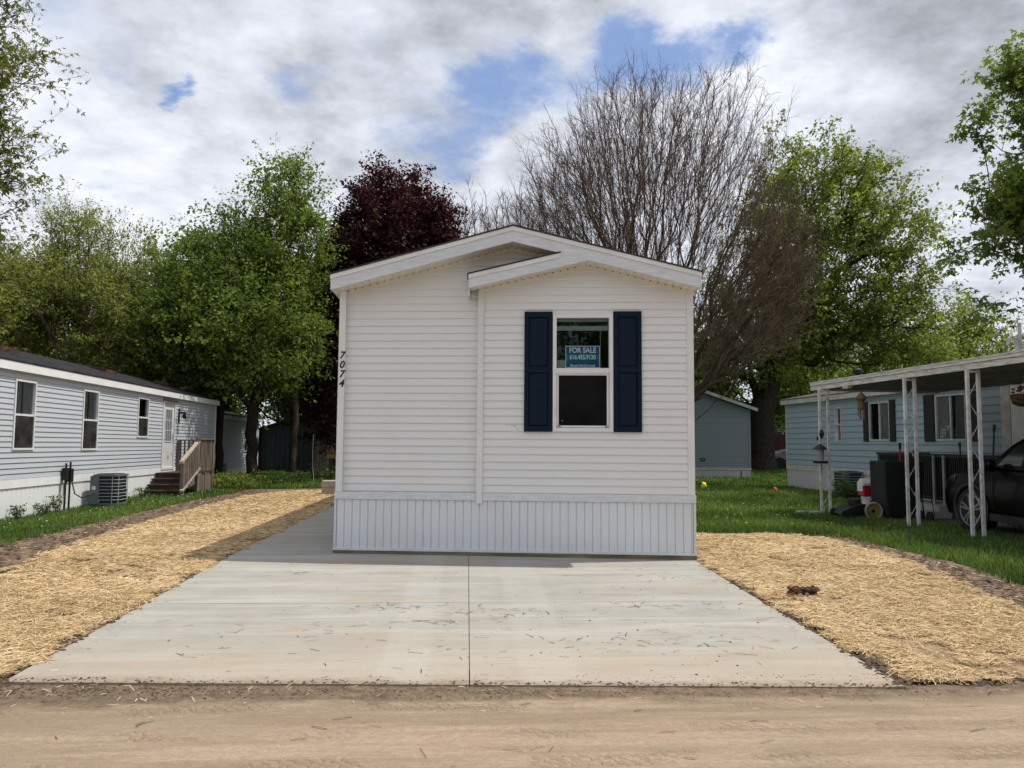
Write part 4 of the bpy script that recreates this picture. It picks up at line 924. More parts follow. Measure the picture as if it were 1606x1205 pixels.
# things hung on the carport
def hang(name, label, cat, c, prof, m, hook, extra=None, n=10):
    t = thing(name, c, label, cat); MB().lathe(c, prof, n).build('body', m, t); MB().tube([c, (c[0], c[1], hook)], .005, 5).build('hanger', M_cord, t)
    return t
t = hang('bird_feeder', 'clear hanging bird feeder with dark tray on the far carport post', 'bird feeder', (7.66, 16.35, 1.1), [(.14, 0), (.15, .02), (.07, .04), (.08, .28), (.05, .30)], M_pipe, 1.62)
MB().lathe((7.66, 16.35, 1.38), [(.16, 0), (.10, .06), (.02, .12)], 12).build('cap', M_blackm, t); MB().lathe((7.66, 16.35, 1.1), [(.15, -.02), (.16, .03), (.10, .035)], 12).build('tray', M_blackm, t)
MB().lathe((7.70, 16.35, 1.62), [(.02, 0), (.06, .1), (.02, .2)], 8).build('squirrel_guard', M_blackm, t)
t = thing('wind_chime', (8.0, 15.2, 2.1), 'bronze wind chime hanging from the carport edge', 'wind chime')
MB().lathe((8.0, 15.2, 2.42), [(.02, .14), (.05, .10), (.09, .05), (.10, 0), (.07, -.04), (.07, -.2), (.03, -.22)], 10).build('bell', mat('bronze', (.16, .10, .06), .6, .3), t)
MB().tube([(8.0, 15.2, 2.5), (8.0, 15.2, 2.72)], .006, 5).build('cord', M_cord, t)
for k in range(5):
    a = k*1.257; MB().tube([(8+.06*math.cos(a), 15.2+.06*math.sin(a), 2.24), (8+.06*math.cos(a), 15.2+.06*math.sin(a), 1.98+.04*(k % 3))], .011, 6).build('tube', mat('bronze', (.16, .10, .06)), t)
t = thing('hanging_basket', (9.75, 13.0, 2.2), 'hanging planter with brown and orange dried plants above the black car', 'hanging planter')
MB().lathe((9.75, 13., 2.2), [(.04, -.02), (.14, .03), (.17, .18), (.15, .2)], 12).build('pot', mat('woven_basket', (.16, .10, .05), .9, .4, 30.), t)
fl = MB()
for k in range(50):
    a = random.uniform(0, 6.28); r = random.uniform(.03, .2); c = (9.75+r*math.cos(a), 13+r*math.sin(a), 2.2+random.uniform(.05, .42)-r*.6); fl.lathe(c, [(.01, -.02), (.04, 0), (.01, .02)], 5)
fl.build('plants', M_rust, t); MB().tube([(9.75, 13, 2.4), (9.75, 13, 2.74)], .006, 5).build('hook', M_cord, t)

# porch deck with black railing
dk = thing('porch', (10.5, 16, 0), 'grey porch deck with black railing under the carport', 'porch')
MB().box(10.0, 11.35, 13.0, 18.3, .22, .30).build('deck', mat('grey_deck', (.16, .155, .145), .8, .2), dk)
skirting(lambda u, d, z: (10.01+d, 18.3-u, z), 0, 5.3, -.02, .21, .16, .015, .02).build('deck_skirt', mat('grey_deck_skirt', (.22, .215, .20), .8, .2), dk)
m = MB()
for k in range(74): y = 18.25-k*.07; m.box(9.99, 10.01, y-.014, y+.014, .32, 1.26)
for k in range(18): x = 10.06+k*.07; m.box(x-.014, x+.014, 18.26, 18.28, .32, 1.26)
m.box(9.97, 10.03, 13.1, 18.3, 1.26, 1.31); m.box(9.98, 10.02, 13.1, 18.3, .36, .40); m.box(10.03, 11.3, 18.25, 18.3, 1.26, 1.31)
m.build('railing', M_blackm, dk)
MB().box(10.04, 10.06, 13.2, 18.2, .33, 1.24).build('privacy_cloth', M_tarp, dk)
for y in (15.95, 15.6): MB().box(9.93, 9.96, y-.03, y+.03, 0, 1.28).build('gate_post', M_pipe, dk)
ps = thing('porch_step', (9.7, 16.2, 0), 'low grey steps in front of the porch gate', 'steps')
MB().box(9.45, 9.9, 15.3, 16.5, 0, .13).build('lower_tread', M_bskirt, ps); MB().box(9.7, 9.97, 15.4, 16.4, .132, .25).build('upper_tread', M_bskirt, ps)

# covered grill cabinet, cooler on bucket, hose reel, mower, tools
cc = thing('covered_grill', (8.75, 15.3, 0), 'tall black covered grill cabinet standing by the far carport posts', 'covered grill')
m = MB(); m.prism([(8.36, .06), (8.92, .02), (9.12, .5), (9.16, 1.15), (8.34, 1.17)], 15.0, 15.6, IDP); m.build('cover', M_tarp, cc, bevel=.03)
MB().box(8.40, 8.9, 14.992, 14.999, .15, 1.1).build('cover_panel', M_tarp, cc)
for x in (8.45, 8.85): MB().lathe((x, 15.02, .06), [(.055, -.02), (.055, .02)], 14, 'y').build('wheel', M_tyre, cc)
bk = thing('bucket', (8.68, 16.1, 0), 'white plastic bucket standing under the red cooler', 'bucket')
MB().lathe((8.59, 16.1, .12), [(.12, -.12), (.15, .22), (.16, .23), (.16, .27), (.14, .27)], 18).build('pail', M_wplast, bk)
cl_ = thing('cooler', (8.66, 16.1, .40), 'red and white playmate style cooler on top of the white bucket', 'cooler')
cl_['label'] = 'red cooler with white peaked lid on top of the white bucket'
MB().box(8.41, 8.79, 15.97, 16.23, .40, .62).build('body', M_red, cl_, bevel=.015)
MB().prism([(15.96, .622), (16.24, .622), (16.24, .68), (16.1, .78), (15.96, .68)], 8.40, 8.80, lambda a, b, z: (b, a, z)).build('lid', M_wplast, cl_, bevel=.012)
MB().box(8.39, 8.399, 15.99, 16.21, .50, .70).build('handle', M_wplast, cl_)
hr_ = thing('hose_reel', (8.12, 15.05, .16), 'round reel with pale rim and yellow hose lying on the grass', 'hose reel')
def P_r(a, r, h): # tilted disc facing the camera
    return (8.12+r*math.cos(a), 15.05+h, .17+r*math.sin(a))
m = MB(); n = 28
for rr_, tt in ((.165, .02),): m.tube([P_r(2*math.pi*k/n, rr_, 0) for k in range(n+1)], tt, 8, False)
m.build('rim', mat('pale_rim', (.36, .33, .28), .6, .2), hr_)
m = MB()
for k in range(4): m.tube([P_r(2*math.pi*j/n, .05+k*.028, .02) for j in range(n+1)], .013, 6, False)
m.build('hose', M_yellow, hr_); MB().lathe((8.12, 15.05, .17), [(.15, .035), (.15, .12)], 24, 'y').build('drum', M_black, hr_)
mw = thing('lawn_mower', (7.86, 15.5, 0), 'low black garden mower behind the hose reel', 'mower')
MB().prism([(7.6, .08), (8.25, .05), (8.25, .26), (8.0, .30), (7.7, .2)], 15.3, 15.75).build('deck', M_black, mw, bevel=.02)
MB().lathe((7.95, 15.5, .27), [(.12, 0), (.12, .1), (.06, .13)], 12).build('engine', M_blackm, mw)
for x in (7.66, 8.18):
    for y in (15.28, 15.77): MB().lathe((x, y, .09), [(.085, -.02), (.085, .02)], 14, 'y').build('wheel', M_tyre, mw)
MB().tube([(8.2, 15.5, .2), (8.6, 15.6, .6)], .015, 6).build('handle', M_blackm, mw)
def tool(x, y, z0, z1, lx, label, m, head):
    t = thing('garden_tool', (x, y, z0), label, 'garden tool', None)
    MB().tube([(x, y, z0), (x+lx, y+.05, z1)], .016, 6).build('handle', m, t); head(t, x+lx, y+.05, z1)
tool(9.35, 16.2, .02, 1.42, .04, 'red handled garden tool leaning above the covered grill', M_red, lambda t, x, y, z: MB().box(x-.02, x+.02, y-.02, y+.02, z-.02, z+.12).build('grip', M_black, t))
tool(9.9, 14.1, .3, 1.75, .14, 'long black handled tool leaning on the porch railing', M_blackm, lambda t, x, y, z: MB().tube([(x, y, z), (x+.015, y, z+.14)], .025, 6).build('grip', M_black, t))
tool(9.88, 14.85, .3, 1.45, -.03, 'short black handled tool beside the longer one on the railing', M_blackm, lambda t, x, y, z: MB().tube([(x, y, z), (x-.005, y, z+.1)], .025, 6).build('grip', M_black, t))
hc = thing('hand_cart', (8.95, 14.75, 0), 'folded two wheeled hand cart with black hooked handle by the middle post', 'hand cart')
MB().tube([(9.0, 14.8, .1), (8.92, 14.72, .5), (8.56, 14.3, 1.25), (8.5, 14.25, 1.38), (8.58, 14.28, 1.47)], .014, 6).tube([(9.1, 14.6, .1), (9.2, 14.9, .55)], .008, 6).build('frame', M_blackm, hc)
for y in (14.6, 14.9): MB().lathe((9.0, y, .1), [(.1, -.02), (.1, .02)], 16, 'x').build('wheel', M_tyre, hc)

# survey flags
def flag(x, y, label, m, s):
    t = thing('marker_flag', (x, y, 0), label, 'marker flag'); MB().tube([(x, y, -.03), (x+.02, y, .3*s)], .004*s, 5).build('stem', M_pipe, t)
    q = MB(); q.add([(x+.02, y, .3*s), (x+.12*s, y+.02, .28*s), (x+.13*s, y-.02, .18*s), (x+.015, y, .17*s), (x+.07*s, y-.03*s, .24*s)], [(0, 1, 4), (1, 2, 4), (2, 3, 4), (3, 0, 4)]); q.build('film', m, t)
flag(8.72, 21.6, 'small orange marker flag in the lawn between the two blue homes', M_orange, .9)
flag(6.85, 22.3, 'small yellow marker flag in the lawn beside the white home', M_yflag, 1.25)

# clod of mud and leaves on the right straw
mdl = thing('mud_clump', (3.5, 8.0, gz(8.)-.01), 'dark brown clump of soil and leaves on the right straw', 'soil clump')
def rock(c, r, seed, sq=.7):
    rr = random.Random(seed); m = MB(); n = 9; prof = [(0.02*r, -.8), (.7*r, -.5), (1.*r, 0), (.75*r, .5), (.15*r, .85)]
    m.lathe(c, [(a, b*r*sq) for a, b in prof], n)
    m.v = [(x+rr.uniform(-.22, .22)*r, y+rr.uniform(-.22, .22)*r, z+rr.uniform(-.2, .2)*r) for x, y, z in m.v]; return m
m = MB()
for i in range(12): q = rock((3.38+.022*i+random.uniform(-.02, .02), 8+random.uniform(-.05, .05), gz(8.)+.015+random.uniform(0, .06)), random.uniform(.025, .055), i); m.add(q.v, q.f)
m.build('clods', mat('mud_brown', (.10, .055, .035), .95, .4, 30.), mdl)
m = MB()
for i in range(26):
    x, y, z = 3.5+random.uniform(-.17, .17), 8+random.uniform(-.08, .08), gz(8.)+random.uniform(.0, .08); a = random.uniform(0, 6.28); l = random.uniform(.02, .05)
    m.add([(x, y, z), (x+l*math.cos(a), y+l*math.sin(a), z+random.uniform(-.01, .03)), (x-l*.4*math.sin(a), y+l*.4*math.cos(a), z+.015)], [(0, 1, 2)])
m.build('dry_leaves', M_rust, mdl)

# ---------------------------------------------------------------- black SUV under the carport (left side faces us, nose away)
sx0 = 8.78; sy0 = 14.02; cw = 1.94; cl = 4.8
def PV(s, t, z): return (sx0+t+.02*s*0, sy0-s, z)                   # s back from the nose, t across from the left flank
car = thing('parked_car', PV(cl/2, cw/2, 0), 'black parked car with silver alloy wheel under the carport', 'car')
def loft(secs):
    m = MB(); n = len(secs[0])
    for s in secs: m.v += [tuple(p) for p in s]
    for i in range(len(secs)-1):
        for k in range(n-1): a = i*n+k; m.f.append((a, a+1, a+n+1, a+n))
    m.f += [tuple(range(n)), tuple(range(len(m.v)-1, len(m.v)-n-1, -1))]; return m
def sec(s, zb, zt, hw, crown=.03, sh=.10):
    c = cw/2; half = [(hw*.80, zb), (hw*.94, zb+.04), (hw, zb+.22), (hw*.995, (zb+zt)/2+.06), (hw*.965, zt-sh), (hw*.90, zt-.025), (hw*.72, zt+crown*.4), (hw*.35, zt+crown)]
    pts = [(c-a, z) for a, z in half]+[(c, zt+crown*1.1)]+[(c+a, z) for a, z in reversed(half)]
    return [PV(s, t, z) for t, z in pts]
H_ = .97
lower = loft([sec(0, .36, .66, H_*.72), sec(.05, .26, .80, H_*.84), sec(.16, .22, .93, H_*.93), sec(.4, .22, 1.0, H_*.985), sec(.9, .22, 1.07, H_), sec(1.3, .22, 1.12, H_), sec(1.75, .22, 1.13, H_, .0), sec(3., .22, 1.13, H_, .0), sec(4.2, .24, 1.13, H_*.99, .0), sec(4.6, .3, 1.1, H_*.95, 0), sec(4.78, .42, .98, H_*.86, 0)])
body = lower.build('body', M_carbody, car, smooth=True)
def gsec(s, zt, hw, zb=1.1):
    c = cw/2; half = [(H_*.935, zb), (hw+.02+(H_*.93-hw)*.45, (zb+zt)/2), (hw, zt-.06), (hw*.9, zt-.01), (hw*.4, zt+.02)]
    return [PV(s, t, z) for t, z in [(c-a, z) for a, z in half]+[(c, zt+.025)]+[(c+a, z) for a, z in reversed(half)]]
gh = loft([gsec(1.25, 1.14, .86), gsec(1.5, 1.33, .84), gsec(1.85, 1.56, .81), gsec(2.2, 1.70, .785), gsec(2.65, 1.77, .775), gsec(3.6, 1.78, .77), gsec(4.2, 1.72, .76), gsec(4.6, 1.40, .78)])
gh.build('cabin', M_carbody, car, smooth=True)
M_cg = mat('tinted_car_glass', (.012, .018, .016), .06, .05, spec=.9)
def side_glass(pts, nm='side_window'):   # (s,z) on the sloping flank
    m = MB(); f = lambda z: (H_-(H_*.935+(.785-H_*.935)*((z-1.1)/.60)))
    m.add([PV(s, f(z)-.012, z) for s, z in pts], [tuple(range(len(pts)))]); m.build(nm, M_cg, car)
side_glass([(1.62, 1.17), (2.62, 1.17), (2.62, 1.58), (2.32, 1.585), (2.0, 1.50)]); side_glass([(2.72, 1.17), (3.6, 1.17), (3.6, 1.57), (2.72, 1.59)])
m = MB(); m.add([PV(1.29, .22, 1.20), PV(1.29, cw-.22, 1.20), PV(2.15, cw-.30, 1.72), PV(2.15, .30, 1.72)], [(0, 1, 2, 3)]); m.build('windscreen', M_cg, car)
# wheels with arches
def wheel(s, side=0):
    yc = sy0-s; t0 = sx0-.012 if side == 0 else sx0+cw+.012; sg = 1 if side == 0 else -1; zc = .375
    ar = MB(); n = 24
    for k in range(n):
        a0, a1 = math.pi*(-.12+1.24*k/n), math.pi*(-.12+1.24*(k+1)/n)
        ar.add([(t0+sg*o_, yc+math.cos(a)*r, zc+math.sin(a)*r) for a in (a0, a1) for o_, r in ((-.002, .47), (-.012, .44), (-.002, .39), (.1, .39))], [(0, 1, 5, 4), (1, 2, 6, 5), (2, 3, 7, 6)])
    ar.build('wheel_arch', M_black, car, smooth=True)
    MB().lathe((t0+sg*.03, yc, zc), [(.41, 0), (.41, sg*.2)], 28, 'x').build('wheel_well', M_black, car)
    w = MB().lathe((t0, yc, zc), [(.27, sg*.0), (.34, -sg*.012), (.37, sg*.02), (.372, sg*.20), (.3, sg*.22)], 36, 'x').build('wheel', M_tyre, car, smooth=True)
    MB().lathe((t0, yc, zc), [(.262, sg*.012), (.275, -sg*.012), (.282, sg*.0)], 36, 'x', cap=False).build('rim_edge', M_rim, w, smooth=True)
    MB().lathe((t0+sg*.035, yc, zc), [(.26, 0), (.26, sg*.02)], 30, 'x').build('rim_back', M_black, w)
    q = MB()
    for k in range(5):
        for of in (-.17, .17):
            a = 2*math.pi*k/5+math.pi/2; p0 = a+of*.9; p1 = a+of
            r0, r1, wd = .05, .262, .020
            q.add([(t0-sg*.004, yc+math.cos(p0)*r0-math.sin(p0)*wd*.7, zc+math.sin(p0)*r0+math.cos(p0)*wd*.7), (t0-sg*.004, yc+math.cos(p0)*r0+math.sin(p0)*wd*.7, zc+math.sin(p0)*r0-math.cos(p0)*wd*.7),
                   (t0-sg*.0, yc+math.cos(p1)*r1+math.sin(p1)*wd, zc+math.sin(p1)*r1-math.cos(p1)*wd), (t0-sg*.0, yc+math.cos(p1)*r1-math.sin(p1)*wd, zc+math.sin(p1)*r1+math.cos(p1)*wd),
                   (t0+sg*.02, yc+math.cos(p0)*r0, zc+math.sin(p0)*r0), (t0+sg*.02, yc+math.cos(p1)*r1, zc+math.sin(p1)*r1)], [(0, 1, 2, 3), (1, 4, 5, 2), (0, 3, 5, 4)])
    q.build('rim', M_rim, w); MB().lathe((t0-sg*.006, yc, zc), [(.045, sg*.0), (.05, sg*.012)], 16, 'x').build('hub', M_rim, w)
for s in (.98, 3.86):
    for sd_ in (0, 1): wheel(s, sd_)
MB().box(sx0-.03, sx0-.005, sy0-2.62, sy0-2.38, .945, .985).build('door_handle', M_chrome, car, bevel=.008)
MB().box(sx0-.03, sx0-.005, sy0-3.55, sy0-3.33, .945, .985).build('door_handle', M_chrome, car, bevel=.008)
m = MB(); m.box(sx0-.006, sx0+.006, sy0-2.68, sy0-2.672, .42, 1.1); m.box(sx0-.006, sx0+.006, sy0-1.56, sy0-1.552, .42, 1.06); split(m, 'door_seam', M_black, car)
MB().box(sx0-.02, sx0+.01, sy0-3.35, sy0-1.48, .24, .36).build('sill_cladding', M_black, car)
m = MB(); m.lathe((sx0-.10, sy0-1.66, 1.17), [(.05, -.05), (.09, -.02), (.09, .05), (.04, .08)], 12, 'y'); m.box(sx0-.06, sx0+.04, sy0-1.70, sy0-1.62, 1.10, 1.14); m.build('wing_mirror', M_carbody, car, smooth=False)
m = MB(); m.add([(sx0+.055, sy0-.30, .86), (sx0+.03, sy0-.5, .88), (sx0+.05, sy0-.52, .97), (sx0+.16, sy0-.2, .93), (sx0+.16, sy0-.12, .84)], [(0, 1, 2, 3, 4)]); m.build('headlight', mat('headlight_lens', (.25, .26, .27), .1, .1, spec=.8), car)

# ---------------------------------------------------------------- things between the two blue homes, far back
bgc = thing('covered_barbecue', (17.2, 43.9, 0), 'dark round-topped barbecue beside the big tree trunk', 'barbecue')
MB().box(16.0, 17.5, 43.7, 44.4, .5, 1.05).build('cabinet', M_tarp, bgc); MB().lathe((16.75, 44.0, 1.05), [(.75, 0), (.7, .3), (.4, .55), (.05, .6)], 16).build('lid', M_tarp, bgc)
for x in (16.1, 17.4): MB().box(x, x+.08, 43.8, 43.9, 0, .5).build('leg', M_blackm, bgc)
trl = thing('covered_trailer', (19.2, 46, 0), 'pale covered utility trailer parked past the big tree', 'trailer')
MB().prism([(18.1, .55), (20.6, .5), (20.6, 1.3), (19.4, 1.15), (18.3, .9)], 45, 46.6).build('cover', mat('dull_cover', (.2, .2, .2), .5, .3), trl, bevel=.05)
for x in (18.6, 20.1): MB().lathe((x, 44.98, .35), [(.33, -.05), (.33, .08)], 18, 'y').build('wheel', M_tyre, trl)
o = MB().box(18.9, 20.9, 47.4, 47.6, 0, 2.1).build('maroon_fence', M_mred, None, (19.9, 47.5, 0)); tag(o, 'dark maroon board fence panel beyond the trailer', 'fence')
fw_ = thing('white_home', (24, 61, 0), 'distant white home partly hidden behind the big tree trunk', 'mobile home')
PW = lambda u, d, z: (19+u, 60+d, z)
siding(PW, 0, 6.1, .3, 3.2, pitch=.25, dep=.02).build('siding', M_wall2, fw_); MB().box(-.2, 6.4, -.3, 8, 3.2, 3.5, PW).build('roof', M_bluetrim, fw_)
MB().box(4.4, 5.2, -.05, -.02, 1.2, 2.6, PW).build('window', M_dark, fw_); MB().box(0, 6.1, 0.03, 7.8, 0, 3.19, PW).build('walls', M_wall2, fw_)

# ---------------------------------------------------------------- trees
def seg_mesh(P0, P1, R0, R1, n):
    d = P1-P0; L = np.linalg.norm(d, axis=1)[:, None]; d = d/np.maximum(L, 1e-6)
    ref = np.where(np.abs(d[:, 2:3]) > .9, np.array([[1., 0, 0]]), np.array([[0, 0, 1.]])); a = np.cross(ref, d); a /= np.linalg.norm(a, axis=1)[:, None]; b = np.cross(d, a)
    th = np.arange(n)*2*np.pi/n; off = a[:, None]*np.cos(th)[None, :, None]+b[:, None]*np.sin(th)[None, :, None]
    P1e = P1+d*R1[:, None]*.35
    v = np.concatenate([P0[:, None]+off*R0[:, None, None], P1e[:, None]+off*R1[:, None, None]], 1).reshape(-1, 3)
    k = np.arange(n); q = np.stack([k, (k+1) % n, (k+1) % n+n, k+n], 1); f = (np.arange(len(P0))*2*n)[:, None, None]+q[None]; return v, f.reshape(-1, 4)
def grow(rg, base, fork, leader, tips, k=.35, step=.5, droop=.0, lift=.15, wig=.05):
    N = len(tips)*14+60; pos = np.zeros((N, 3)); par = np.full(N, -1); pl = np.zeros(N); n = 0
    for i, f in enumerate(np.linspace(0, 1, 7)):
        pos[n] = np.array(base)*(1-f)+np.array(fork)*f+rg.normal(0, .03, 3)*(0 < i < 6); par[n] = n-1; n += 1
    f0 = n-1
    for f in np.linspace(0, 1, 6)[1:]:
        pos[n] = np.array(fork)*(1-f)+np.array(leader)*f+rg.normal(0, .12, 3); par[n] = n-1; pl[n] = pl[n-1]+np.linalg.norm(pos[n]-pos[n-1]); n += 1
    tips = tips[np.argsort(np.linalg.norm(tips-np.array(fork), axis=1))]; tipi = []
    for tp in tips:
        d = np.linalg.norm(pos[f0:n]-tp, axis=1); j = f0+int(np.argmin(d+k*pl[f0:n])); d0 = d[j-f0]
        if d0 < .05: continue
        m = max(1, min(12, int(d0/step)+0)); p = pos[j].copy(); last = j
        for q in range(1, m+1):
            f = q/m; x = p+(tp-p)*f; x[2] += -lift*d0*math.sin(math.pi*f)*1.; x += rg.normal(0, wig*step, 3)*(q < m)
            if n >= N: break
            pos[n] = x; par[n] = last; pl[n] = pl[last]+np.linalg.norm(pos[n]-pos[last]); last = n; n += 1
        tipi.append(last)
    return pos[:n], par[:n], np.array(tipi)
def radii(par, n, rtip, p, rtrunk):
    acc = np.zeros(n); ch = np.zeros(n, bool); ch[par[par >= 0]] = True
    r = np.zeros(n)
    for i in range(n-1, -1, -1):
        r[i] = rtip if not ch[i] else acc[i]**(1/p)
        if par[i] >= 0: acc[par[i]] += r[i]**p
    g = np.log(rtrunk/rtip)/np.log(max(r[0]/rtip, 1.01)); return rtip*(r/rtip)**g
def hole3(p, seed):      # smooth 3-D noise; its low regions are the gaps in a crown
    r = np.random.default_rng(seed+99); a = np.zeros(len(p))
    for k in range(9):
        w = r.normal(0, 1, 3); w *= r.uniform(1.6, 4.2)/np.linalg.norm(w); a += np.sin(p@w+r.uniform(0, 6.28))
    return a
def sample(rg, ells, n, shell=.5):
    vol = np.array([e[3]*e[4]*e[5] for e in ells]); w = vol/vol.sum(); out = []
    for e, q in zip(ells, w):
        k = max(1, int(n*q)); d = rg.normal(0, 1, (k, 3)); d /= np.linalg.norm(d, axis=1)[:, None]; r = rg.random(k)**shell
        bump = 1+.16*np.sin(d[:, 0]*7+e[0])*np.sin(d[:, 2]*6+e[2]*2)+rg.normal(0, .06, k)
        out.append(np.array(e[:3])+d*(r*bump)[:, None]*np.array(e[3:6]))
    return np.concatenate(out)
def leaves(rg, centers, per, spread, L, lobes=1, flat=.6, tonec=None, wid=.34):
    n = len(centers)*per; c = np.repeat(centers, per, 0)+rg.normal(0, 1, (n, 3))*np.array([spread, spread, spread*flat])
    nrm = rg.normal(0, .75, (n, 3))+np.array([0, 0, 1.]); nrm /= np.linalg.norm(nrm, axis=1)[:, None]
    a = np.cross(nrm, rg.normal(0, 1, (n, 3))); a /= np.linalg.norm(a, axis=1)[:, None]; a[:, 2] -= .35; b = np.cross(nrm, a); ln = (L*rg.uniform(.6, 1.25, n))[:, None]
    tone = np.clip(np.repeat(tonec if tonec is not None else rg.random(len(centers)), per)*.55+rg.random(n)*.45, 0, 1)
    V, F, T = [], [], []
    for q in ([0.] if lobes == 1 else [0., .95, -.95]):
        aa = a*math.cos(q)+b*math.sin(q); bb = b*math.cos(q)-a*math.sin(q); l2 = ln*(1 if q == 0 else .8)
        v = np.stack([c, c+aa*l2*.5+bb*l2*wid+nrm*l2*.12, c+aa*l2, c+aa*l2*.5-bb*l2*wid+nrm*l2*.12], 1).reshape(-1, 3)
        k = np.arange(n)*4+sum(len(x) for x in V); V.append(v); F.append(np.concatenate([np.stack([k, k+1, k+2], 1), np.stack([k, k+2, k+3], 1)])); T.append(np.concatenate([tone, tone]))
    return np.concatenate(V), np.concatenate(F), np.concatenate(T)
def make_tree(name, label, base, forkz, lead, ells, ntips, rtrunk, leafm, per=16, spread=.3, L=.12, lobes=1, k=.35, bark=None, step=.5, rtip=.008, shell=.38, seed=1, group=None, extra=0, twigs=3, cat='tree', fork=None, lift=.12, wid=.34, tight=.30, hole=.33):
    rg = np.random.default_rng(seed); base = np.array(base, float); fk = np.array(fork) if fork is not None else base+np.array([0, 0, forkz])
    tips = sample(rg, ells, int(ntips*1.5), shell); hn = hole3(tips, seed); tips = tips[hn > np.quantile(hn, hole)]; t = thing(name, tuple(base), label, cat, group)
    pos, par, ti = grow(rg, base-np.array([0, 0, .1]), fk, lead, tips, k, step, lift=lift); r = radii(par, len(pos), rtip, 2.2, rtrunk)
    r[0] *= 1.25
    i = np.arange(1, len(pos)); big = r[i] > .03
    v1, f1 = seg_mesh(pos[par[i[big]]], pos[i[big]], np.minimum(r[par[i[big]]], r[i[big]]*1.6), r[i[big]], 8)
    v2, f2 = seg_mesh(pos[par[i[~big]]], pos[i[~big]], np.minimum(r[par[i[~big]]], r[i[~big]]*1.4), r[i[~big]], 4)
    np_mesh('trunk', np.concatenate([v1, v2]), np.concatenate([f1, f2+len(v1)]), bark or M_bark, t, smooth=True)
    cen = pos[ti]; dirs = cen-pos[par[ti]]; dirs /= np.maximum(np.linalg.norm(dirs, axis=1)[:, None], 1e-6)
    sc = spread/.3; P0, P1, C, T = [], [], [], []; tt = rg.random(len(cen))
    for q in range(twigs):
        s0 = cen-dirs*rg.uniform(0, .35, len(cen))[:, None]*sc
        dv = dirs+rg.normal(0, .62, cen.shape)+np.array([0, 0, .42]); dv /= np.linalg.norm(dv, axis=1)[:, None]; l = rg.uniform(.3, 1.0, len(cen))[:, None]*sc; e = s0+dv*l
        P0.append(s0); P1.append(e)
        for f in (.3, .62, .85, 1.): C.append(s0+(e-s0)*f+np.array([0, 0, -.05*sc*f])); T.append(tt)
    P0 = np.concatenate(P0); P1 = np.concatenate(P1); rr = np.full(len(P0), rtip*.8); v, f = seg_mesh(P0, P1, rr, rr*.4, 3); np_mesh('twigs', v, f, bark or M_bark, t)
    C = np.concatenate(C); T = np.concatenate(T)
    v, f, tone = leaves(rg, C, per, spread*tight, L, lobes, tonec=T, wid=wid); np_mesh('crown', v, f, leafm, t, tone=tone)
    return t
G_spring = attr_mat('spring_leaf', [(0., (.08, .085, .018)), (.5, (.16, .185, .035)), (1., (.24, .27, .06))], .5, .4)
G_maple = attr_mat('maple_leaf', [(0., (.062, .102, .022)), (.5, (.135, .200, .040)), (1., (.25, .325, .08))], .5, .5)
G_lime = attr_mat('young_lime_leaf', [(0., (.085, .120, .024)), (.5, (.175, .230, .046)), (1., (.30, .36, .095))], .5, .52)
G_olive = attr_mat('budding_olive_leaf', [(0., (.115, .14, .034)), (.5, (.225, .275, .065)), (1., (.36, .40, .13))], .55, .5)
G_purple = attr_mat('purple_leaf', [(0., (.017, .005, .008)), (.6, (.046, .013, .018)), (.84, (.085, .03, .028)), (1., (.13, .14, .055))], .5, .28, (1.6, .75, .85))
G_dark = attr_mat('dark_green_leaf', [(0., (.030, .060, .011)), (.5, (.065, .115, .018)), (1., (.14, .20, .035))], .5, .45)
G_weed = attr_mat('weed_leaf', [(0., (.02, .05, .008)), (1., (.09, .16, .03))], .5, .35)

# three maples by the grey home
make_tree('maple_tree', 'large bright green maple rising behind the end of the grey home', (-7.65, 27.9, 0), 2.6, (-6.9, 28.0, 10.3),
          [(-6.9, 28.2, 8.5, 1.7, 2.4, 2.9), (-8.5, 28.0, 7.1, 1.9, 2.6, 2.7), (-7.5, 27.0, 5.0, 2.7, 3.2, 1.9), (-6.6, 28.2, 10.6, .9, 1.2, 1.5), (-8.7, 28.3, 9.9, .8, 1, 1.0), (-10., 27., 5.2, 1.6, 1.7, 1.7)], 1050, .20, G_maple, 4, .36, .12, seed=3, bark=M_barkd)
make_tree('maple_tree', 'slim leaning green maple at the far corner of the grey home', (-8.9, 28.4, 0), 2.8, (-9.8, 28.4, 7.5),
          [(-10.2, 28.4, 6.4, 1.7, 2, 2.5), (-9.6, 28.2, 4.4, 1.7, 2., 1.3), (-9.9, 28.5, 8.6, .9, .9, .8)], 480, .14, G_maple, 4, .34, .115, seed=4, bark=M_barkd)
make_tree('maple_tree', 'thin straight maple standing in shade just left of the white home', (-6.3, 28.6, 0), 2.6, (-6.4, 29, 8.0),
          [(-6.5, 29, 7.0, .8, 1.6, 2.6), (-6.7, 29, 4.3, 1.0, 1.7, 1.3)], 260, .11, G_maple, 4, .34, .11, seed=5)
make_tree('young_tree', 'thin sapling standing just in front of the dark shed', (-6.0, 30.6, 0), 1.8, (-6.8, 31.8, 5), [(-7.2, 32, 4, 1.4, 1.8, 2.0)], 190, .06, G_dark, 4, .32, .10, seed=6)
make_tree('young_tree', 'slender sapling growing between the shed and the leaning maple', (-7.1, 31.6, 0), 1.6, (-7.2, 31.8, 5), [(-7.4, 32, 4.2, 1.8, 1.8, 2.0)], 190, .06, G_dark, 4, .32, .10, seed=7)
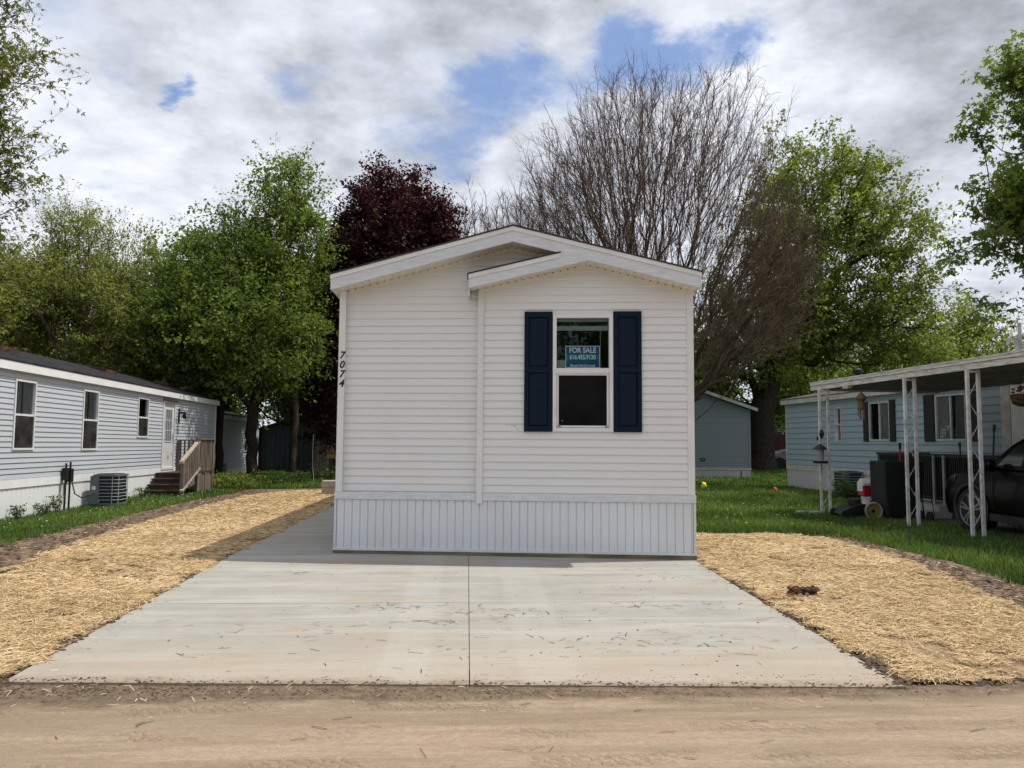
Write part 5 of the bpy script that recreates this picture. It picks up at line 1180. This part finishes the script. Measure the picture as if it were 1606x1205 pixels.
# budding olive trees behind the grey home
make_tree('budding_tree', 'tall twiggy budding tree behind the middle of the grey home', (-13.6, 27, 0), 2.2, (-13.3, 27, 7), [(-13.6, 27, 6.5, 2.3, 2.2, 2.9), (-12.2, 27, 5.2, 1.4, 2, 2.3), (-15., 27, 6.4, 1.5, 2, 2.6)], 1100, .16, G_olive, 4, .36, .075, k=.8, seed=8, twigs=4, lift=-.02, tight=.2, bark=M_twig)
make_tree('budding_tree', 'smaller brownish budding tree left of the bright green maple', (-11.4, 29.6, 0), 2.2, (-11.6, 30, 6), [(-11.7, 30, 5.6, 1.6, 2, 3.2)], 520, .12, G_olive, 5, .34, .08, k=.8, seed=9, twigs=3, lift=-.02, tight=.2, bark=M_twig)
make_tree('maple_tree', 'olive green leafy tree filling the gap at the left edge', (-17.5, 28, 0), 2.5, (-17, 28, 7), [(-17., 28, 5.2, 2.7, 2.6, 3.0), (-14.5, 29.5, 4.0, 2.4, 2, 1.8)], 700, .18, G_olive, 4, .36, .12, seed=10)
# near tree at the left edge
make_tree('maple_tree', 'near maple with loose pale leaves leaning in from the left edge', (-14.2, 16.4, 0), 3.0, (-12.5, 16.2, 9), [(-10.9, 16.2, 6.9, 2.0, 2.0, .9), (-10.6, 16.2, 9.2, 1.8, 1.8, .8), (-10.2, 16, 8.1, 1.4, 1.3, .4), (-10.8, 16, 5.2, 1.7, 1.6, .8), (-10.6, 16, 10.7, 1.2, 1.4, .8), (-12.4, 16, 11.5, 2.2, 2, 2.0), (-10.2, 15.8, 4.0, 1.2, 1.2, .6), (-10.9, 16, 8.0, 1.6, 1.6, 1.6)], 1000, .22, G_spring, 2, .26, .10, 3, k=.6, seed=12, twigs=3, rtip=.006, wid=.2, tight=.34, hole=.4)
# purple maple behind the white home
make_tree('purple_maple_tree', 'dark purple leaved maple showing above the left roof slope', (-3.6, 32, 0), 2.2, (-3.2, 32, 10), [(-3.0, 32, 9.0, 2.6, 2.5, 3.3), (-3.6, 32, 11.6, 1.1, 1.1, 1.6), (-1.5, 32, 10.0, 1.1, 1.3, 1.2), (-5.6, 31.4, 5.2, 1.4, 1.6, 3.7), (-4.9, 32, 10.0, .9, 1.2, 1.3), (-5.3, 31.6, 8.2, 1.1, 1.4, 2.0)], 1150, .20, G_purple, 5, .34, .14, seed=13, bark=M_barkd, hole=.2)
# big maple to the right
make_tree('maple_tree', 'huge light green maple with a thick trunk between the two blue homes', (16.6, 42.5, 0), 3.4, (19.5, 42.5, 15), [(19.5, 42.5, 13.6, 4.4, 4.2, 5.0), (23.8, 42.5, 13.2, 2.8, 3.2, 3.4), (17.3, 42.5, 8.5, 4.8, 4.2, 3.4), (22.8, 42.5, 8.0, 4.0, 4., 2.5), (14.8, 42, 6.0, 3.2, 3.2, 2.0), (25.9, 42.5, 10.4, 2.2, 2, 1.1), (25.4, 42.5, 6.5, 1.8, 2, 1.0), (18, 42, 17.2, 1.6, 1.8, 2.0), (22.2, 42.5, 17.0, 1.8, 2, 2.0)], 1900, .72, G_lime, 4, .50, .19, seed=14, bark=M_barkd, rtip=.014, step=.8, k=.5, hole=.42)
# near dark tree at the right edge
make_tree('maple_tree', 'dark green maple with heavy leaf clumps at the right edge', (17.2, 20.5, 0), 3.2, (16.9, 20.3, 12), [(16.9, 20, 10.9, 1.9, 2.4, 1.9), (14.9, 20, 10.4, 1.4, 1.3, .5), (14.9, 20, 8.4, 1.3, 1.4, .45), (14.6, 20, 6.8, 1.3, 1.2, .35), (15.3, 20, 5.5, 1.2, 1.3, .5), (16.9, 20, 7.8, 1.7, 2.2, 2.0), (15.6, 20, 12.0, .9, 1.2, .5), (16.5, 20, 5.8, 1.5, 1.8, 1.1)], 640, .30, G_maple, 3, .27, .15, 3, seed=15, rtip=.008, wid=.24, tight=.42, hole=.38)

# leafless many-stemmed tree behind the home
def bare_tree(name, label, base, fans, ntips, seed, rtr, zf=.8, tw=3, grp=None, sub=1.):
    rg = np.random.default_rng(seed); t = thing(name, base, label, 'tree', grp); P0, P1, R0, R1 = [], [], [], []
    for fan in fans:
        b, ells, share = fan
        tips = sample(rg, ells, int(ntips*share), .36); fk = np.array(b)+np.array([0, 0, zf])
        ld = np.mean([e[:3] for e in ells], 0); 
        pos, par, ti = grow(rg, np.array(base)-np.array([0, 0, .1]) if False else np.array(b)-np.array([0, 0, .1]), fk, fk+(ld-fk)*.5, tips, .85, .45, lift=.10, wig=.15)
        r = radii(par, len(pos), .009*sub, 2.1, rtr); i = np.arange(1, len(pos))
        P0.append(pos[par[i]]); P1.append(pos[i]); R0.append(np.minimum(r[par[i]], r[i]*1.5)); R1.append(r[i])
        # fine twigs all along the thin wood
        thin = i[r[i] < .035]; d = pos[thin]-pos[par[thin]]; d /= np.maximum(np.linalg.norm(d, axis=1)[:, None], 1e-6)
        for q in range(tw):
            s = pos[par[thin]]+(pos[thin]-pos[par[thin]])*rg.random(len(thin))[:, None]
            v = d*.9+rg.normal(0, .42, d.shape)+np.array([0, 0, .22]); v /= np.linalg.norm(v, axis=1)[:, None]; l = rg.uniform(.25, .8, len(s))[:, None]
            m = s+v*l*.5; e = m+(v+rg.normal(0, .22, v.shape))*l*.5
            for a, b2, ra, rb in ((s, m, .0065, .005), (m, e, .005, .0032)): P0.append(a); P1.append(b2); R0.append(np.full(len(a), ra*sub)); R1.append(np.full(len(a), rb*sub))
            v2 = v+rg.normal(0, .5, v.shape); e2 = m+v2*l*.4; P0.append(m); P1.append(e2); R0.append(np.full(len(m), .004*sub)); R1.append(np.full(len(m), .0028*sub))
    P0, P1, R0, R1 = [np.concatenate(x) for x in (P0, P1, R0, R1)]; big = R1 > .04
    v, f = seg_mesh(P0[big], P1[big], R0[big], R1[big], 8); np_mesh('trunk', v, f, M_bark, t, smooth=True)
    v, f = seg_mesh(P0[~big], P1[~big], R0[~big], R1[~big], 3); np_mesh('bare_branches', v, f, M_twig, t); return t
bare_tree('bare_tree', 'big leafless tree with a fan of brown stems behind the white roof', (7.4, 28.4, 0),
          [((7.3, 28.5, 0), [(6.5, 28, 10.0, 4.6, 3.4, 5.2), (3.0, 28, 8.6, 2.4, 2.4, 3.2), (9.6, 28, 12.4, 2.4, 2.4, 3.6), (11.4, 28, 9.6, 1.8, 2.2, 3.4), (5.6, 28, 13.6, 1.6, 1.8, 2.4)], .56),
           ((6.5, 28.2, 0), [(4.4, 28, 10.2, 2.8, 2.4, 4.0), (7.6, 28, 13.2, 2.2, 2, 2.8)], .18),
           ((7.2, 28.2, 0), [(10.6, 28, 6.9, 2.2, 2.2, 2.4), (9.8, 27.8, 5.3, 2.1, 1.8, 1.1), (12.0, 28, 8.4, 1.5, 1.8, 2.8)], .19)], 5600, 21, .15, 1.6, sub=.88)
bare_tree('bare_tree', 'smaller leafless tree standing left of the big bare one', (-.2, 41.5, 0), [((-.2, 41.5, 0), [(.2, 42, 11.5, 1.9, 2, 4.0), (-.6, 42, 13, 1.0, 1.2, 2.2)], 1.)], 330, 22, .15, 4., 3, None, 1.4)
bare_tree('bare_tree', 'second small leafless tree nearest the big bare one', (2.6, 42.5, 0), [((2.6, 42.5, 0), [(2.4, 42.5, 12., 1.8, 2, 4.2)], 1.)], 330, 23, .15, 4., 3, None, 1.4)

# background trees: four masters, copied
def master(mt, seed, h, w, label, loc, per=4, n=330):
    x, y = loc; return make_tree('background_tree', label, (x, y, 0), h*.2, (x, y, h*.75), [(x, y, h*.58, w, w, h*.36), (x+w*.4, y, h*.4, w*.7, w*.7, h*.25), (x-w*.5, y+.3, h*.42, w*.6, w*.6, h*.26), (x, y, h*.8, w*.5, w*.5, h*.2)], n, .22, mt, per, .55, .21, seed=seed, rtip=.012, step=.8, bark=M_barkd, group='background trees around the homes')
ms = [master(G_dark, 31, 9, 3.0, 'dark green background tree behind the left homes', (-23, 40)), master(G_lime, 32, 11, 3.4, 'pale green background tree beyond the carport roof', (33, 60)), master(G_olive, 33, 9.5, 3.0, 'olive background tree far behind the left homes', (-16, 44)), master(G_maple, 34, 9, 3.2, 'mid green background tree behind the shed', (-9, 48))]
spots = [(0, -30, 42, 1, 'dark tree far left behind the grey home'), (0, -12.5, 38.5, 2, 'dark tree filling the gap above the low grey extension'), (0, -4.5, 41, 4, 'dark tree directly behind the shed and fence boards'),
         (0, -7.2, 45, 5, 'dark tree deep in the shade left of the white home'), (3, -24, 52, 1, 'green tree on the skyline far left'), (2, -28.5, 36, 2, 'olive tree at the far left edge of the wood'),          (1, 27.5, 62, 4, 'pale tree just right of the huge light maple'), (1, 39, 58, 1.5, 'pale tree above the middle of the carport'), (2, 44.5, 62, 2.5, 'olive tree above the right end of the carport'), (3, 50, 58, 3, 'green tree on the far right skyline'), (0, 22, 70, 2.2, 'dark tree far beyond the distant white home'), (3, 12, 66, 1, 'green tree far behind the grey-blue home'), (0, 33, 72, 1, 'dark tree low on the skyline behind the pale trees'), (1, 34, 50, 5, 'pale leafy tree low behind the blue home roof'),
         (3, 11.5, 43, 2, 'leafy tree just behind the grey-blue home roof'), (3, 22.5, 50, 4, 'green tree low behind the trunk of the huge maple'), (1, 28, 47, 3, 'pale tree rising behind the far end of the blue home'), (3, 8.2, 47, 1, 'green tree low behind the stems of the big bare tree'),
         (0, 6, 62, 1, 'dark tree hidden behind the big bare tree'), (0, 15.5, 60, 3.2, 'dark tree between the big maple and the bare tree'),
         (0, -9, -20, 0, 'dark tree across the road behind the viewer, left'), (3, 1, -19, 1, 'green tree across the road behind the viewer, centre'), (0, 9, -21, 2, 'dark tree across the road behind the viewer, right'), (3, 18, -22, 4, 'green tree across the road, farthest right'), (0, -18, -23, 5, 'dark tree across the road, farthest left')]
for mi, x, y, rz, lab in spots:
    c = copy_tree(ms[mi]); c.location = (x, y, 0); c.rotation_euler = (0, 0, rz); s = 1.2 if y < 0 else random.uniform(.85, 1.12); c.scale = (s, s, s); c['label'] = lab

# shrubs and weeds
def weed(x, y, r, h, label, cat='shrub', seed=0, m=None, n=60, per=10, L=.07):
    rg = np.random.default_rng(seed); t = thing('shrub' if cat == 'shrub' else 'weed', (x, y, gz(y)-.03), label, cat); tips = np.array([x, y, gz(y)])+np.stack([rg.normal(0, r*.5, n), rg.normal(0, r*.5, n), rg.uniform(.2, 1, n)*h], 1)
    b = np.array([[x, y, gz(y)-.03]])+(tips-np.array([x, y, 0]))*np.array([.35, .35, 0]); v, f = seg_mesh(b, tips, np.full(n, .005), np.full(n, .003), 4); np_mesh('stems', v, f, M_twig, t)
    v, f, tn = leaves(rg, tips, per, r*.16, L, tonec=rg.random(n)); np_mesh('foliage', v, f, m or G_weed, t, tone=tn)
weed(10.6, 20.8, .5, .45, 'leafy weeds growing against the blue home air conditioner', seed=1, n=110)
weed(-7.4, 24.6, .8, .42, 'bright low leafy weeds behind the wooden steps', seed=2, n=200, m=G_lime)
weed(-6.6, 26.2, .7, .35, 'low leafy weeds at the foot of the maples', seed=3, n=150)
weed(-3.9, 29.5, 1.2, .6, 'dark undergrowth between the shed and the white home', seed=4, n=220, L=.1)
weed(-5.8, 27.0, .5, .4, 'small clump of weeds beside the pale bent rod', seed=14, n=90)
for i, (y, h) in enumerate(((15.1, .25), (15.9, .22), (16.5, .35), (19.5, .3), (20.6, .28))): weed(-8.4, y, .16, h, ['small weed tuft nearest the viewer against the grey skirting', 'second weed tuft along the grey home skirting', 'taller dry weeds beside the dark utility pipes', 'weed tuft just past the left air conditioner', 'weed tuft at the foot of the wooden steps'][i], 'weed', 5+i, n=26, per=5, L=.05)
